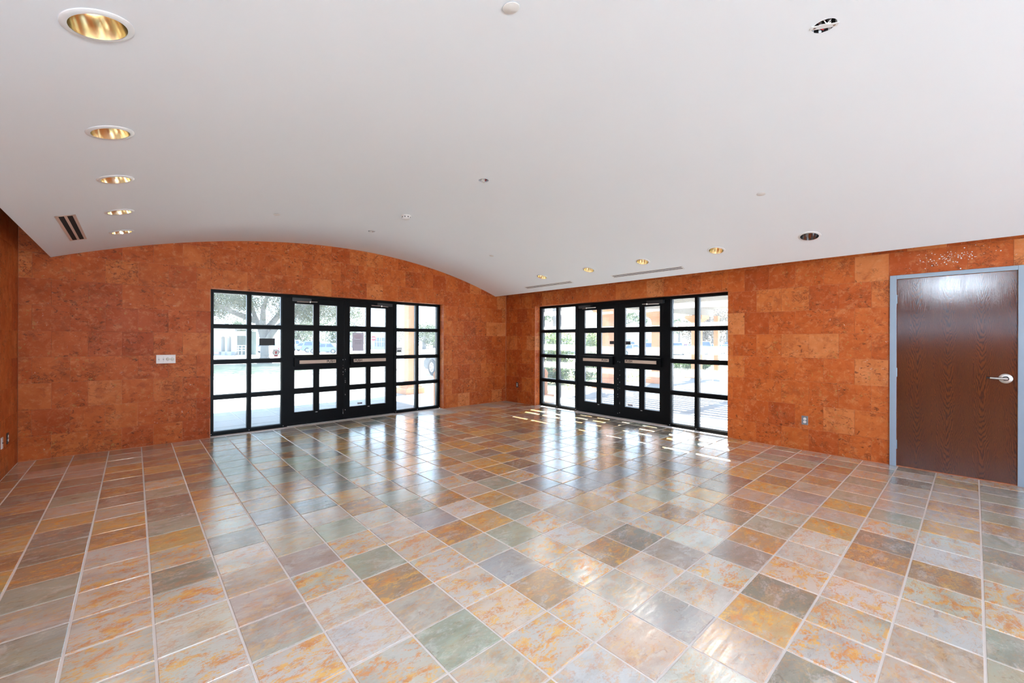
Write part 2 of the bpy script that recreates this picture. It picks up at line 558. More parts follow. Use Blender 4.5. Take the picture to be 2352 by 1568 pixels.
def text_mesh(s, size, depth=0.0004):
    cu = bpy.data.curves.new('lettering', 'FONT')
    cu.body = s
    cu.size = size
    cu.extrude = depth
    cu.offset = size * .018
    cu.align_x, cu.align_y = 'CENTER', 'CENTER'
    o = bpy.data.objects.new('lettering', cu)
    COL.objects.link(o)
    dg = bpy.context.evaluated_depsgraph_get()
    me = bpy.data.meshes.new_from_object(o.evaluated_get(dg))
    bpy.data.objects.remove(o)
    bpy.data.curves.remove(cu)
    return me


# ------------------------------------------------------------------ room constants
YA, XB, XC = 7.44, 6.53, -1.00          # far wall, right wall, left wall (inner faces)
YF, XF = 7.59, 6.68                     # inner faces of the two storefronts
YR = -5.0                               # wall behind the camera
S, GX, GY = 0.3115, 1.0108, 1.5212      # floor tile pitch and grid origin
AX, AZ, AR = 2.766, -7.0755, 10.119     # ceiling vault: axis x, z and radius
CX0, CX1 = -0.745, 6.205                # vault edges
TOP = 3.30


def vault(x):
    return AZ + math.sqrt(AR * AR - (x - AX) ** 2)


A0, A1 = 0.825, 4.804                   # opening in the far wall
B0, B1 = 2.45, 6.468                    # opening in the right wall
OZ = 2.178


# ------------------------------------------------------------------ floor
floor = MB().box(XC - .2, XB + .35, YR - .2, YA + .35, -0.16, -0.004).build(
    'floor', M['grout'], kind='structure', label='floor of square slate-look ceramic tiles with pale grout joints', cat='floor')

TONES = {'O': (.60, .60, .55, 1.0), 'Y': (.58, .44, .24, 1.0), 'C': (.64, .66, .64, .55), 'G': (.42, .46, .39, .15),
         'B': (.40, .41, .42, .12), 'P': (.52, .485, .435, .45), 'R': (.42, .30, .20, .70), 'D': (.31, .295, .255, .26)}
PATTERN = {
    -7: {17: 'P', 18: 'P', 16: 'D', 15: 'R'},
    -6: {18: 'R', 17: 'D', 16: 'P', 15: 'D', 14: 'R', 13: 'D', 12: 'R', 11: 'D', 10: 'R', 9: 'Y', 8: 'R', 7: 'Y', 6: 'D', 5: 'G'},
    -5: {18: 'D', 17: 'R', 16: 'P', 15: 'P', 14: 'D', 13: 'D', 12: 'G', 11: 'P', 10: 'Y', 9: 'D', 8: 'D', 7: 'R', 6: 'G', 5: 'P', 4: 'G', 3: 'P', 2: 'G'},
    -4: {18: 'D', 17: 'G', 16: 'G', 15: 'Y', 14: 'R', 13: 'D', 12: 'R', 11: 'D', 10: 'P', 9: 'Y', 8: 'R', 7: 'C', 6: 'O', 5: 'O', 4: 'O', 3: 'O', 2: 'C'},
    -3: {18: 'D', 17: 'P', 16: 'D', 15: 'R', 14: 'Y', 13: 'D', 12: 'O', 11: 'G', 10: 'D', 9: 'D', 8: 'G', 7: 'Y', 6: 'O', 5: 'D', 4: 'O', 3: 'C', 2: 'O', 1: 'C'},
    -2: {18: 'P', 17: 'Y', 16: 'D', 15: 'Y', 14: 'R', 13: 'D', 12: 'R', 11: 'D', 7: 'C', 6: 'B', 5: 'C', 4: 'P', 3: 'P', 2: 'P', 1: 'O', 0: 'O'},
    -1: {7: 'B', 6: 'P', 5: 'P', 4: 'B', 3: 'O', 2: 'C', 1: 'C', 0: 'O', -1: 'P'},
    0: {6: 'P', 5: 'G', 4: 'O', 3: 'G', 2: 'R', 1: 'P', 0: 'G', -1: 'P'},
    1: {5: 'C', 4: 'C', 3: 'O', 2: 'O', 1: 'O', 0: 'O', -1: 'O', -2: 'C'},
    2: {4: 'B', 3: 'R', 2: 'P', 1: 'B', 0: 'R', -1: 'O', -2: 'P'},
    3: {5: 'R', 4: 'C', 3: 'Y', 2: 'G', 1: 'O', 0: 'O', -1: 'P', -2: 'B', -3: 'P'},
    4: {6: 'O', 5: 'P', 4: 'Y', 3: 'G', 2: 'O', 1: 'C', 0: 'R', -1: 'C', -2: 'C', -3: 'Y', -4: 'O'},
    5: {8: 'R', 7: 'O', 6: 'D', 5: 'G', 4: 'P', 3: 'C', 2: 'P', 1: 'P', 0: 'D', -1: 'B', -2: 'O', -3: 'D', -4: 'O', -5: 'P', -6: 'G'},
    6: {9: 'G', 8: 'G', 7: 'Y', 6: 'Y', 5: 'O', 4: 'B', 1: 'C', 0: 'O', -1: 'C', -2: 'B', -3: 'O', -4: 'O', -5: 'C', -6: 'G'},
    7: {11: 'R', 10: 'Y', 9: 'Y', 8: 'D', 7: 'Y', 6: 'D', 5: 'B', 0: 'R', -1: 'O', -2: 'R', -3: 'C', -4: 'P', -5: 'O', -6: 'O'},
    8: {12: 'G', 11: 'R', 10: 'G', 9: 'R', 8: 'Y', 7: 'D', 6: 'O', -1: 'D', -2: 'G', -3: 'C', -4: 'R', -5: 'R', -6: 'O'},
    9: {12: 'Y', 11: 'Y', 10: 'R', 9: 'D', 8: 'P', 7: 'R', -2: 'C', -3: 'Y', -4: 'D', -5: 'C', -6: 'P'},
    10: {13: 'G', 12: 'R', 11: 'Y', 10: 'G', 9: 'Y', 8: 'R', -3: 'P', -4: 'O', -5: 'C', -6: 'D'},
    11: {13: 'D', 12: 'G', 11: 'R', 10: 'D', 9: 'Y', -4: 'G', -5: 'Y', -6: 'G'},
    12: {12: 'R', 11: 'R', 10: 'R', -5: 'P', -6: 'R'},
    13: {-5: 'R', -6: 'G'}, 14: {-6: 'P'},
}
JOINT = 0.0105


def tile_rect(i, j):
    x0, x1 = GX + S * i + JOINT / 2, GX + S * (i + 1) - JOINT / 2
    y0, y1 = GY + S * j + JOINT / 2, GY + S * (j + 1) - JOINT / 2
    return max(x0, XC + .004), min(x1, XB - .004), max(y0, YR), min(y1, YA - .004)


def in_view(x, y, z=0.0):
    fw = x * math.sin(YAW) + y * math.cos(YAW)
    if fw < 0.4:
        return 0
    px = (x * math.cos(YAW) - y * math.sin(YAW)) / fw
    py = (CAM_H - z) / fw
    return 1 / fw ** 3 if abs(px) < 1.34 and abs(py) < 0.93 else 0


def tile_mesh(w, d, h=0.012, b=0.0022):
    vs = [(-w / 2, -d / 2, -h), (w / 2, -d / 2, -h), (w / 2, d / 2, -h), (-w / 2, d / 2, -h),
          (-w / 2, -d / 2, -b), (w / 2, -d / 2, -b), (w / 2, d / 2, -b), (-w / 2, d / 2, -b),
          (-w / 2 + b, -d / 2 + b, 0), (w / 2 - b, -d / 2 + b, 0), (w / 2 - b, d / 2 - b, 0), (-w / 2 + b, d / 2 - b, 0)]
    fs = [(0, 1, 5, 4), (1, 2, 6, 5), (2, 3, 7, 6), (3, 0, 4, 7), (4, 5, 9, 8), (5, 6, 10, 9), (6, 7, 11, 10), (7, 4, 8, 11), (8, 9, 10, 11)]
    return vs, fs


def tone_of(i, j):
    k = PATTERN.get(i, {}).get(j)
    if k is None:
        k = R.choices('OYCGBPRD', (14, 14, 12, 12, 10, 16, 14, 10) if j < 8 else (8, 20, 3, 14, 6, 14, 20, 15))[0]
    b = R.uniform(.90, 1.08)
    r, g, bl, a = TONES[k]
    return (r * b * R.uniform(.97, 1.03), g * b, bl * b * R.uniform(.95, 1.05), max(0, min(1, a * R.uniform(.85, 1.15))))


cells = []
for i in range(-8, 19):
    for j in range(-22, 20):
        x0, x1, y0, y1 = tile_rect(i, j)
        if x1 - x0 < 0.02 or y1 - y0 < 0.02:
            continue
        cells.append((in_view((x0 + x1) / 2, (y0 + y1) / 2), i, j, x0, x1, y0, y1))
cells.sort(reverse=True)
full = MB().add(*tile_mesh(S - JOINT, S - JOINT)).mesh('tile', M['floor_tile'])
rest = MB()
rest_tones = []
for n, (score, i, j, x0, x1, y0, y1) in enumerate(cells):
    w, d = x1 - x0, y1 - y0
    c = ((x0 + x1) / 2, (y0 + y1) / 2, R.uniform(-.0006, .0006))
    tone = tone_of(i, j)
    if n < 300 and score > 0:
        me = full if abs(w - (S - JOINT)) + abs(d - (S - JOINT)) < 1e-4 else MB().add(*tile_mesh(w, d)).mesh('tile', M['floor_tile'])
        o = put('tile', me, floor, c)
        o.color = tone
        o.rotation_euler = (R.uniform(-.0012, .0012), R.uniform(-.0012, .0012), R.uniform(-.002, .002))
    else:
        vs, fs = tile_mesh(w, d)
        rest.add([(v[0] + c[0], v[1] + c[1], v[2] + c[2]) for v in vs], fs)
        rest_tones += [tone] * len(fs)
me = bpy.data.meshes.new('floor_tiles')
me.from_pydata(rest.v, [], rest.f)
me.materials.append(M['floor_tile_far'])
ca = me.color_attributes.new('tone', 'FLOAT_COLOR', 'CORNER')
for p, tn in zip(me.polygons, rest_tones):
    for li in p.loop_indices:
        ca.data[li].color = tn
put('distant_tiles', me, floor, kind='stuff')

# ------------------------------------------------------------------ walls clad in square red stone tiles
SW, ZW = 0.3108, -0.026                 # stone pitch and lowest course line
PROUD = 0.0030


def stone_wall(name, label, axis, plane, sign, u0, u1, hole, phase, view_u, top_fn, thick=0.15):
    """axis 'Y': wall in plane Y=plane, u runs along X; sign = outward direction of the wall's body"""
    back = MB()

    def bx(ua, ub, za, zb, mb=back, d0=PROUD, d1=thick):
        a, b = sorted((plane + sign * d0, plane + sign * d1))
        if axis == 'Y':
            mb.box(ua, ub, a, b, za, zb)
        else:
            mb.box(a, b, ua, ub, za, zb)
    if hole:
        h0, h1, hz = hole[:3]
        zb = hole[3] if len(hole) > 3 else -0.15
        bx(u0, h0, -0.15, TOP)
        bx(h1, u1, -0.15, TOP)
        bx(h0, h1, hz, TOP)
        if zb > -0.1:
            bx(h0, h1, -0.15, zb)
    else:
        bx(u0, u1, -0.15, TOP)
    w = back.build(name, M['stone_joint'], kind='structure', label=label, cat='wall')
    cache = {}

    def tile(ua, ub, za, zb):
        if ub - ua < 0.012 or zb - za < 0.012:
            return
        g = 0.0007
        du, dz = (ub - ua) / 2 - g, (zb - za) / 2 - g
        key = (round(du, 4), round(dz, 4))
        if key not in cache:
            vs, fs = tile_mesh(2 * du, 2 * dz, 0.012, 0.0010)
            mp = (lambda v: (v[0], -sign * v[2], v[1])) if axis == 'Y' else (lambda v: (-sign * v[2], v[0], v[1]))
            cache[key] = MB().add([mp(v) for v in vs], fs).mesh('tile', M['stone'])
        p = plane + sign * R.uniform(-.0006, .0010)
        uc, zc = (ua + ub) / 2, (za + zb) / 2
        put('tile', cache[key], w, (uc, p, zc) if axis == 'Y' else (p, uc, zc))
    k = 0
    while True:
        za, zb = max(0.004, ZW + SW * k), ZW + SW * (k + 1)
        if za > TOP - .35:
            break
        ph = phase + (SW / 2 if k % 2 else 0.0)
        n0 = math.floor((view_u[0] - ph) / SW)
        n1 = math.ceil((view_u[1] - ph) / SW)
        for n in range(n0, n1):
            ua, ub = max(ph + SW * n, view_u[0]), min(ph + SW * (n + 1), view_u[1])
            if za > max(top_fn(ua), top_fn(ub)) + .02:
                continue
            if hole:
                h0, h1, hz = hole[:3]
                zlow = hole[3] if len(hole) > 3 else -1
                if ub > h0 and ua < h1 and za < hz and zb > zlow:
                    if ua < h0:
                        tile(ua, h0, za, zb)
                    if ub > h1:
                        tile(h1, ub, za, zb)
                    if zb > hz:
                        tile(max(ua, h0), min(ub, h1), hz, zb)
                    continue
            tile(ua, ub, za, zb)
        k += 1
    return w


wall_back = stone_wall('wall_back', 'far wall clad in red-orange stone tiles under the curved ceiling edge', 'Y', YA, 1,
                       XC, XB, (A0, A1, OZ), 0.195 + SW / 2 * 0, (XC + .002, XB - .002), lambda u: vault(u) if CX0 < u < CX1 else 3.1)
wall_right = stone_wall('wall_right', 'right wall clad in red-orange stone tiles with the wooden door', 'X', XB, 1,
                        YR, YA + .15, (B0, B1, OZ), 1.445, (-2.7, YA - .012), lambda u: 2.62)
wall_left = stone_wall('wall_left', 'left wall clad in dark red-orange stone tiles, seen edge-on', 'X', XC, -1,
                       YR, YA + .15, (-3.0, 2.4, 2.12, 1.58), 0.13, (2.42, YA - .012), lambda u: 2.62)  # hole is for the added strip window
# wall behind the camera with a wide glazed opening added for daylight
MB().box(XC - .15, 0.2, YR - .15, YR, -.15, TOP).box(5.4, XB + .15, YR - .15, YR, -.15, TOP).box(0.2, 5.4, YR - .15, YR, 2.3, TOP).build(
    'wall_front', M['stone_joint'], kind='structure', label='plain wall behind the camera with an added wide glazed opening', cat='wall')


# jamb and lintel linings of the two openings, in the same stone
def reveal(axis, name, parent, u0, u1):
    for uu, sgn in ((u0, -1), (u1, 1)):
        k = 0
        while ZW + SW * k < OZ:
            za, zb = max(.004, ZW + SW * k) + .001, min(OZ, ZW + SW * (k + 1)) - .001
            a, b = sorted((uu - sgn * .0012, uu + sgn * .012))
            mb = MB()
            if axis == 'Y':
                mb.box(a, b, YA + .0135, YF - .002, za, zb)
            else:
                mb.box(XB + .0135, XF - .002, a, b, za, zb)
            mb.build('tile', M['stone'], parent)
            k += 1
    n = math.ceil((u1 - u0) / SW)
    for k in range(n):
        ua, ub = u0 + SW * k + .001, min(u1, u0 + SW * (k + 1)) - .001
        mb = MB()
        if axis == 'Y':
            mb.box(ua, ub, YA + .0135, YF - .002, OZ - .0012, OZ + .012)
        else:
            mb.box(XB + .0135, XF - .002, ua, ub, OZ - .0012, OZ + .012)
        mb.build('tile', M['stone'], parent)


reveal('Y', 'reveal', wall_back, A0, A1)
reveal('X', 'reveal', wall_right, B0, B1)

# white adhesive blobs left above the wooden door
specks = MB()
for _ in range(95):
    yy = R.gauss(0.16, 0.13)
    zz = 2.345 + R.gauss(0, .045) + 0.15 * (0.16 - yy) * .4
    r = R.uniform(.002, .0065)
    specks.lathe([(r, 0.0), (r * .7, .0015)], (XB - .0005, yy, zz), (-1, 0, 0), 7)
specks.build('adhesive_specks', M['trim_white'], wall_right, kind='stuff')

# ------------------------------------------------------------------ ceiling vault with its openings
CAN_Y_L = (2.235, 3.345, 4.295, 5.370, 6.360)
CAN_Y_R = (5.420, 4.340, 3.340, 2.270, 1.250)
CAN_XL, CAN_XR = -0.105, 5.655
seg = 96
prof_lo = [(CX0 + (CX1 - CX0) * k / seg) for k in range(seg + 1)]
poly = [(x, vault(x)) for x in prof_lo] + [(x, vault(x) + .09) for x in reversed(prof_lo)]
cm = MB()
nb = len(prof_lo)
y0c, y1c = YR + .02, YA - .001
for yv in (y0c, y1c):
    cm.v += [(x, yv, z) for x, z in poly]
N2 = len(poly)
for i in range(N2):
    j = (i + 1) % N2
    cm.f.append((i, j, N2 + j, N2 + i))
    cm.mi.append(0)
    cm.sm.append(i < nb - 1)
for k in range(nb - 1):
    for off in (0, N2):
        cm.f.append((off + k, off + k + 1, off + N2 - 2 - k, off + N2 - 1 - k))
        cm.mi.append(0)
        cm.sm.append(False)
ceiling = cm.build('ceiling', M['ceiling'], kind='structure', label='smooth off-white barrel-vaulted ceiling panel floating clear of the side walls', cat='ceiling')


def normal_at(x):
    return Vector((x - AX, 0, vault(x) - AZ)).normalized()


def on_vault(x, y, up=0.0):
    return Vector((x, y, vault(x))) + normal_at(x) * up


HOLES = [(CAN_XL, y, 0.088) for y in CAN_Y_L] + [(CAN_XR, y, 0.088) for y in CAN_Y_R] + \
        [(2.605, 0.515, 0.052), (2.605, 3.315, 0.05), (2.605, 5.99, 0.05)]
cut = MB()
for x, y, r in HOLES:
    cut.lathe([(r, -.06), (r, .2)], on_vault(x, y), normal_at(x), 32, 0, False)
cut_o = cut.build('cutter', M['ceiling'])
md = ceiling.modifiers.new('holes', 'BOOLEAN')
md.operation = 'DIFFERENCE'
md.object = cut_o
md.solver = 'EXACT'
dg = bpy.context.evaluated_depsgraph_get()
new_me = bpy.data.meshes.new_from_object(ceiling.evaluated_get(dg))
ceiling.modifiers.clear()
ceiling.data = new_me
new_me.name = 'ceiling'
bpy.data.objects.remove(cut_o)
new_me.set_sharp_from_angle(angle=0.5)
# roof deck above, dark plenum side up
MB().box(XC - .16, XB + .16, YR - .16, YA + .16, TOP, TOP + .12).build(
    'roof_deck', M['plenum'], kind='structure', label='dark roof deck above the floating ceiling panel', cat='roof')


# ------------------------------------------------------------------ ceiling fixtures
CAN_POWER = 9.0

def downlight(x, y, label, mat, lit, group):
    n = normal_at(x)
    p = on_vault(x, y)
    rz = Vector((0, 0, 1)).rotation_difference(n)
    t = empty('downlight', label, 'ceiling light', p, group)
    t.rotation_mode = 'QUATERNION'
    t.rotation_quaternion = rz
    MB().lathe([(.108, -.0005), (.108, -.004), (.100, -.009), (.0868, -.0085)], seg=40, caps=False).build('trim_ring', M['trim_white'], t)
    MB().lathe([(.0862, -.0075), (.083, .02), (.074, .06), (.060, .10), (.045, .125)], seg=40, caps=False).build('reflector', mat, t)
    MB().lathe([(.0, .060), (.018, .064), (.030, .078), (.032, .095), (.022, .115), (.016, .150)], seg=20).build('bulb', M['bulb'] if lit else M['bulb_off'], t)
    if lit:
        L = lamp('downlight_lamp', 'SPOT', (0, 0, .022), (0, 0, -1), CAN_POWER, (1.0, 0.95, 0.88), spot_size=math.radians(150), spot_blend=1.0, shadow_soft_size=0.05)
        L.parent = t
    MB().lathe([(.048, .1245), (.05, .175), (.0, .175)], seg=24, caps=False).build('lamp_housing', M['box_metal'], t)
    return t


ORD = ('nearest the camera', 'second from the camera', 'third from the camera', 'fourth from the camera', 'farthest, beside the far wall')
for y, w in zip(CAN_Y_L, ORD):
    downlight(CAN_XL, y, 'gold recessed downlight in the left row, ' + w, M['gold'], True, 'recessed downlights along the left ceiling edge')
ORD2 = ('farthest, in the room corner', 'fourth from the silver one', 'between the two right-hand slot diffusers', 'next to the silver one')
ORD2 = ('farthest from the camera, near the corner', 'second from the corner', 'third from the corner', 'fourth from the corner')
for y, w in zip(CAN_Y_R[:4], ORD2):
    downlight(CAN_XR, y, 'gold recessed downlight in the right row, ' + w, M['gold'], True, 'recessed downlights along the right ceiling edge')
downlight(CAN_XR, CAN_Y_R[4], 'unlit silver-chrome recessed downlight near the wooden door', M['chrome'], False, 'recessed downlights along the right ceiling edge')

for x, y, w in ((1.250, 1.395, 'directly above the camera at the top edge'), (1.262, 5.590, 'above the left entrance, left of the smoke detector'),
                (4.566, 1.407, 'in the right half, left of the silver downlight'), (4.549, 5.561, 'small and far, near the right ceiling edge')):
    n = normal_at(x)
    t = empty('sprinkler_cover', 'flat round white sprinkler cover plate ' + w, 'cover plate', on_vault(x, y), 'round sprinkler cover plates on the ceiling')
    t.rotation_mode = 'QUATERNION'
    t.rotation_quaternion = Vector((0, 0, 1)).rotation_difference(n)
    MB().lathe([(.0, -.006), (.036, -.006), (.0385, -.0045), (.0385, -.003)], seg=32).build('plate', M['cover_white'], t)
    MB().lathe([(.030, -.0035), (.030, .004)], seg=24).build('cup', M['box_metal'], t)

t = empty('smoke_detector', 'white domed smoke detector on the ceiling past the middle junction box', 'smoke detector', on_vault(2.606, 4.928))
MB().lathe([(.062, 0.002), (.062, -.012), (.058, -.016)], seg=32).build('base', M['cover_white'], t)
MB().lathe([(.052, -.016), (.050, -.034), (.036, -.046), (.0, -.050)], seg=32).build('dome', M['trim_white'], t)
for k in range(8):
    a = 2 * PI * k / 8
    MB().box(-.006, .006, .0505, .0535, -.031, -.018).build('vent_slit', M['dark_plate'], t).rotation_euler = (0, 0, a)


def junction(x, y, label, rot, s=1.0):
    t = empty('junction_box', label, 'junction box', on_vault(x, y), 'open ceiling junction boxes', None, rot)
    r = .054 * s
    ring = []
    MB().lathe([(r, .0), (r, .055), (.0, .056)], seg=8, caps=False).build('box', M['dark_plate'], t)
    MB().box(-.014, .014, -r * 1.12, r * 1.12, -.004, -.001, 0, .0008).build('mounting_strap', M['trim_white'], t)
    MB().lathe([(.006, -.0055), (.006, -.004)], (0, r * .8, 0), seg=10).build('screw', M['aluminium'], t)
    MB().lathe([(.006, -.0055), (.006, -.004)], (0, -r * .8, 0), seg=10).build('screw', M['aluminium'], t)
    for q, (m, dx, dy) in enumerate((('wire_white', -.03, .012), ('wire_white', -.024, -.014), ('ink', .026, .01), ('wire_red', .022, -.012))):
        pts = [(dx, dy, .05), (dx * 1.1, dy * 1.4, .012), (dx * .9, dy * .2, -.006), (dx * .45, -dy * 1.8, .002), (dx * .5, -dy * 1.5, .03)]
        MB().tube(pts, .0028, 6).build('wire', M[m], t)


junction(2.605, 0.515, 'open ceiling junction box with loose wires, the large near one upper right', 0.55)
junction(2.605, 3.315, 'open ceiling junction box with loose wires near the middle of the ceiling', -0.74)
junction(2.605, 5.990, 'tiny far open ceiling junction box beyond the smoke detector', 0.2)


def diffuser(x, ya, yb, w, label, mat):
    t = empty('slot_diffuser', label, 'air vent', on_vault(x, (ya + yb) / 2), 'slot air diffusers in the ceiling')
    t.rotation_mode = 'QUATERNION'
    t.rotation_quaternion = Vector((0, 0, 1)).rotation_difference(normal_at(x))
    L = (yb - ya) / 2
    h = w / 2
    f = MB()
    f.box(-h, -h + .022, -L, L, -.0028, .0).box(h - .022, h, -L, L, -.0028, .0)
    f.box(-h, h, -L, -L + .022, -.0028, .0).box(-h, h, L - .022, L, -.0028, .0)
    f.build('frame', mat, t)
    MB().box(-.010, .010, -L + .02, L - .02, -.0026, .0).build('divider', mat, t)
    for s_ in (-1, 1):
        a, b = sorted((s_ * .010, s_ * (h - .020)))
        MB().box(a, b, -L + .02, L - .02, -.0018, -.0004).build('slot', M['slot_black'], t)
    return t


diffuser(-0.452, 5.35, 6.56, .135, 'beige two-slot air diffuser at the left ceiling edge', M['diffuser_beige'])
diffuser(5.995, 4.98, 6.22, .100, 'white two-slot air diffuser near the far right corner', M['trim_white'])
diffuser(5.995, 2.87, 4.11, .100, 'white two-slot air diffuser above the right entrance, nearer the wooden door', M['trim_white'])

# ------------------------------------------------------------------ storefronts
RB = [(.046, .535), (.593, 1.067), (1.124, 1.605), (1.658, 2.137)]       # fixed-light glass rows
RD = [(.217, .528), (.613, .927), (1.172, 1.586), (1.678, 2.036)]       # door glass rows
HEAD = 2.178
FD = .11                                                               # frame depth


class Front:
    """u along the wall, v outward from the inner frame face, z up"""
    def __init__(self, axis):
        self.axis = axis

    def P(self, u, v, z):
        return (u, YF + v, z) if self.axis == 'A' else (XF + v, u, z)

    def box(self, u0, u1, v0, v1, z0, z1, mb=None, mi=0):
        mb = mb or MB()
        if self.axis == 'A':
            return mb.box(u0, u1, YF + v0, YF + v1, z0, z1, mi)
        return mb.box(XF + v0, XF + v1, u0, u1, z0, z1, mi)


def sidelight(F, name, label, u0, u1, m0, m1, jw0, jw1):
    """u0..u1 outer limits, m0..m1 the mullion"""
    w = empty(name, label, 'window', F.P((u0 + u1) / 2, FD / 2, 0), kind='structure')
    off = Vector(w.location)

    def part(pname, mb, mat):
        o = mb.build(pname, mat, w)
        o.data.transform(Matrix.Translation(-off))
        return o
    B = M['black_metal']
    part('jamb', F.box(u0, u0 + jw0, 0, FD, 0, HEAD), B)
    part('jamb', F.box(u1 - jw1, u1, 0, FD, 0, HEAD), B)
    part('mullion', F.box(m0, m1, 0, FD, .0, HEAD), B)
    cols = ((u0 + jw0, m0), (m1, u1 - jw1))
    for a, b in cols:
        part('sill', F.box(a, b, 0, FD, .0, .046), B)
        part('head', F.box(a, b, 0, FD, 2.137, HEAD), B)
        for k in range(3):
            part('muntin', F.box(a, b, 0, FD, RB[k][1], RB[k + 1][0]), B)
        for z0, z1 in RB:
            part('pane', F.box(a, b, .052, .058, z0, z1), M['glass'])
            st = MB()
            g = .009
            for v0, v1 in ((.030, .050), (.060, .080)):
                F.box(a, a + g, v0, v1, z0, z1, st)
                F.box(b - g, b, v0, v1, z0, z1, st)
                F.box(a, b, v0, v1, z0, z0 + g, st)
                F.box(a, b, v0, v1, z1 - g, z1, st)
            part('glazing_stop', st, M['black_stop'])
    for uu in (u0 + jw0 / 2, (m0 + m1) / 2, u1 - jw1 / 2):
        mb = MB()
        d = (0, -1, 0) if F.axis == 'A' else (-1, 0, 0)
        mb.lathe([(.006, 0), (.004, .003)], F.P(uu, 0, .022), d, 8)
        part('screw_cap', mb, M['scuff'])
    return w


def entry_door(F, name, label, u0, u1, panes, hinge_low, push_u, text_at_high):
    """panes: ((a,b),(c,d)) glass columns"""
    d = empty(name, label, 'door', F.P((u0 + u1) / 2, .03, 0), kind='structure')
    off = Vector(d.location)
    V0, V1 = .008, .056

    def part(pname, mb, mat, parent=None):
        o = mb.build(pname, mat, parent or d)
        o.data.transform(Matrix.Translation(-off))
        return o
    B = M['black_metal']
    (a, b), (c, e) = panes
    zt, zb = 2.128, .012
    part('stile', F.box(u0, a, V0, V1, zb, zt), B)
    part('stile', F.box(e, u1, V0, V1, zb, zt), B)
    part('bottom_rail', F.box(a, e, V0, V1, zb, RD[0][0]), B)
    part('top_rail', F.box(a, e, V0, V1, RD[3][1], zt), B)
    part('middle_rail', F.box(a, e, V0, V1, RD[1][1], RD[2][0]), B)
    for k in (0, 2):
        part('muntin', F.box(a, e, V0 + .002, V1 - .002, RD[k][1], RD[k + 1][0]), B)
    for z0, z1 in ((RD[0][0], RD[1][1]), (RD[2][0], RD[3][1])):
        part('muntin', F.box(b, c, V0, V1, z0, z1), B)
    for z0, z1 in RD:
        for p, q in ((a, b), (c, e)):
            part('pane', F.box(p, q, .029, .035, z0, z1), M['glass'])
            st = MB()
            g = .006
            for v0, v1 in ((.014, .028), (.036, .050)):
                F.box(p, p + g, v0, v1, z0, z1, st)
                F.box(q - g, q, v0, v1, z0, z1, st)
                F.box(p, q, v0, v1, z0, z0 + g, st)
                F.box(p, q, v0, v1, z1 - g, z1, st)
            part('glazing_stop', st, M['gasket'])
    # panic bar
    pu0, pu1 = push_u
    bar = part('push_bar', F.box(u0 + .10, u1 - .10, -.045, V0, .985, 1.135), B)
    part('touch_pad', F.box(pu0, pu1, -.060, -.0445, 1.030, 1.086), M['push_tan'], bar)
    ec = pu1 + .03 if text_at_high == (F.axis == 'A') else pu0 - .05
    tm = text_mesh('PUSH', .058)
    tm.materials.clear()
    tm.materials.append(M['ink'])
    tu = (pu1 - .085) if text_at_high else (pu0 + .085)
    o = put('lettering', tm, bar)
    if F.axis == 'A':
        m = Matrix.Translation(F.P(tu, -.0605, 1.058)) @ Matrix.Rotation(PI / 2, 4, 'X')
    else:
        m = Matrix.Translation(F.P(tu, -.0605, 1.058)) @ Matrix.Rotation(-PI / 2, 4, 'Z') @ Matrix.Rotation(PI / 2, 4, 'X')
    o.data.transform(Matrix.Translation(-off) @ m)
    # door closer: body on the top rail, two-piece arm to the header
    hu = u0 + .10 if hinge_low else u1 - .10
    s_ = 1 if hinge_low else -1
    c0, c1 = sorted((hu - s_ * .04, hu + s_ * .26))
    cl = part('door_closer', F.box(c0, c1, -.055, V0, 2.072, 2.128), M['black_stop'])
    mb = MB()
    mb.tube([F.P(hu + s_ * .04, -.03, 2.066), F.P(hu + s_ * .22, -.13, 2.062)], .009, 8)
    mb.tube([F.P(hu + s_ * .21, -.13, 2.066), F.P(hu + s_ * .36, -.02, 2.078)], .008, 8)
    part('closer_arm', mb, M['aluminium'], cl)
    mb = MB()
    mb.lathe([(.014, -.012), (.014, .012)], F.P(hu + s_ * .215, -.13, 2.064), (0, 0, 1), 12)
    part('closer_pivot', mb, M['aluminium'], cl)
    # scuffs of bare metal and the small bright stop on the bottom rail
    part('door_stop', F.box((b + c) / 2 - .016, (b + c) / 2 + .016, -.004, V0, RD[0][0] - .028, RD[0][0] - .020), M['scuff'])
    mu = u1 - .018 if hinge_low else u0 + .018
    scuff = MB()
    for _ in range(9):
        z = R.uniform(.05, 1.1)
        F.box(mu - R.uniform(.001, .004), mu + R.uniform(.001, .004), V0 - .0004, V0, z, z + R.uniform(.004, .02), scuff)
    part('paint_chips', scuff, M['scuff'])['kind'] = 'stuff'
    return d


def door_surround(F, name, label, u0, u1, pw):
    t = empty(name, label, 'door frame', F.P((u0 + u1) / 2, FD / 2, 0), kind='structure')
    off = Vector(t.location)
    for pn, mb, mat in (('post', F.box(u0, u0 + pw, 0, FD, 0, HEAD), M['black_metal']),
                        ('post', F.box(u1 - pw, u1, 0, FD, 0, HEAD), M['black_metal']),
                        ('header', F.box(u0 + pw, u1 - pw, .060, FD, 2.095, 2.1315, F.box(u0 + pw, u1 - pw, 0, FD, 2.131, HEAD)), M['black_metal']),
                        ('threshold', F.box(u0 + pw, u1 - pw, -.03, FD + .03, 0.0, .010), M['aluminium'])):
        mb.build(pn, mat, t).data.transform(Matrix.Translation(-off))
    return t


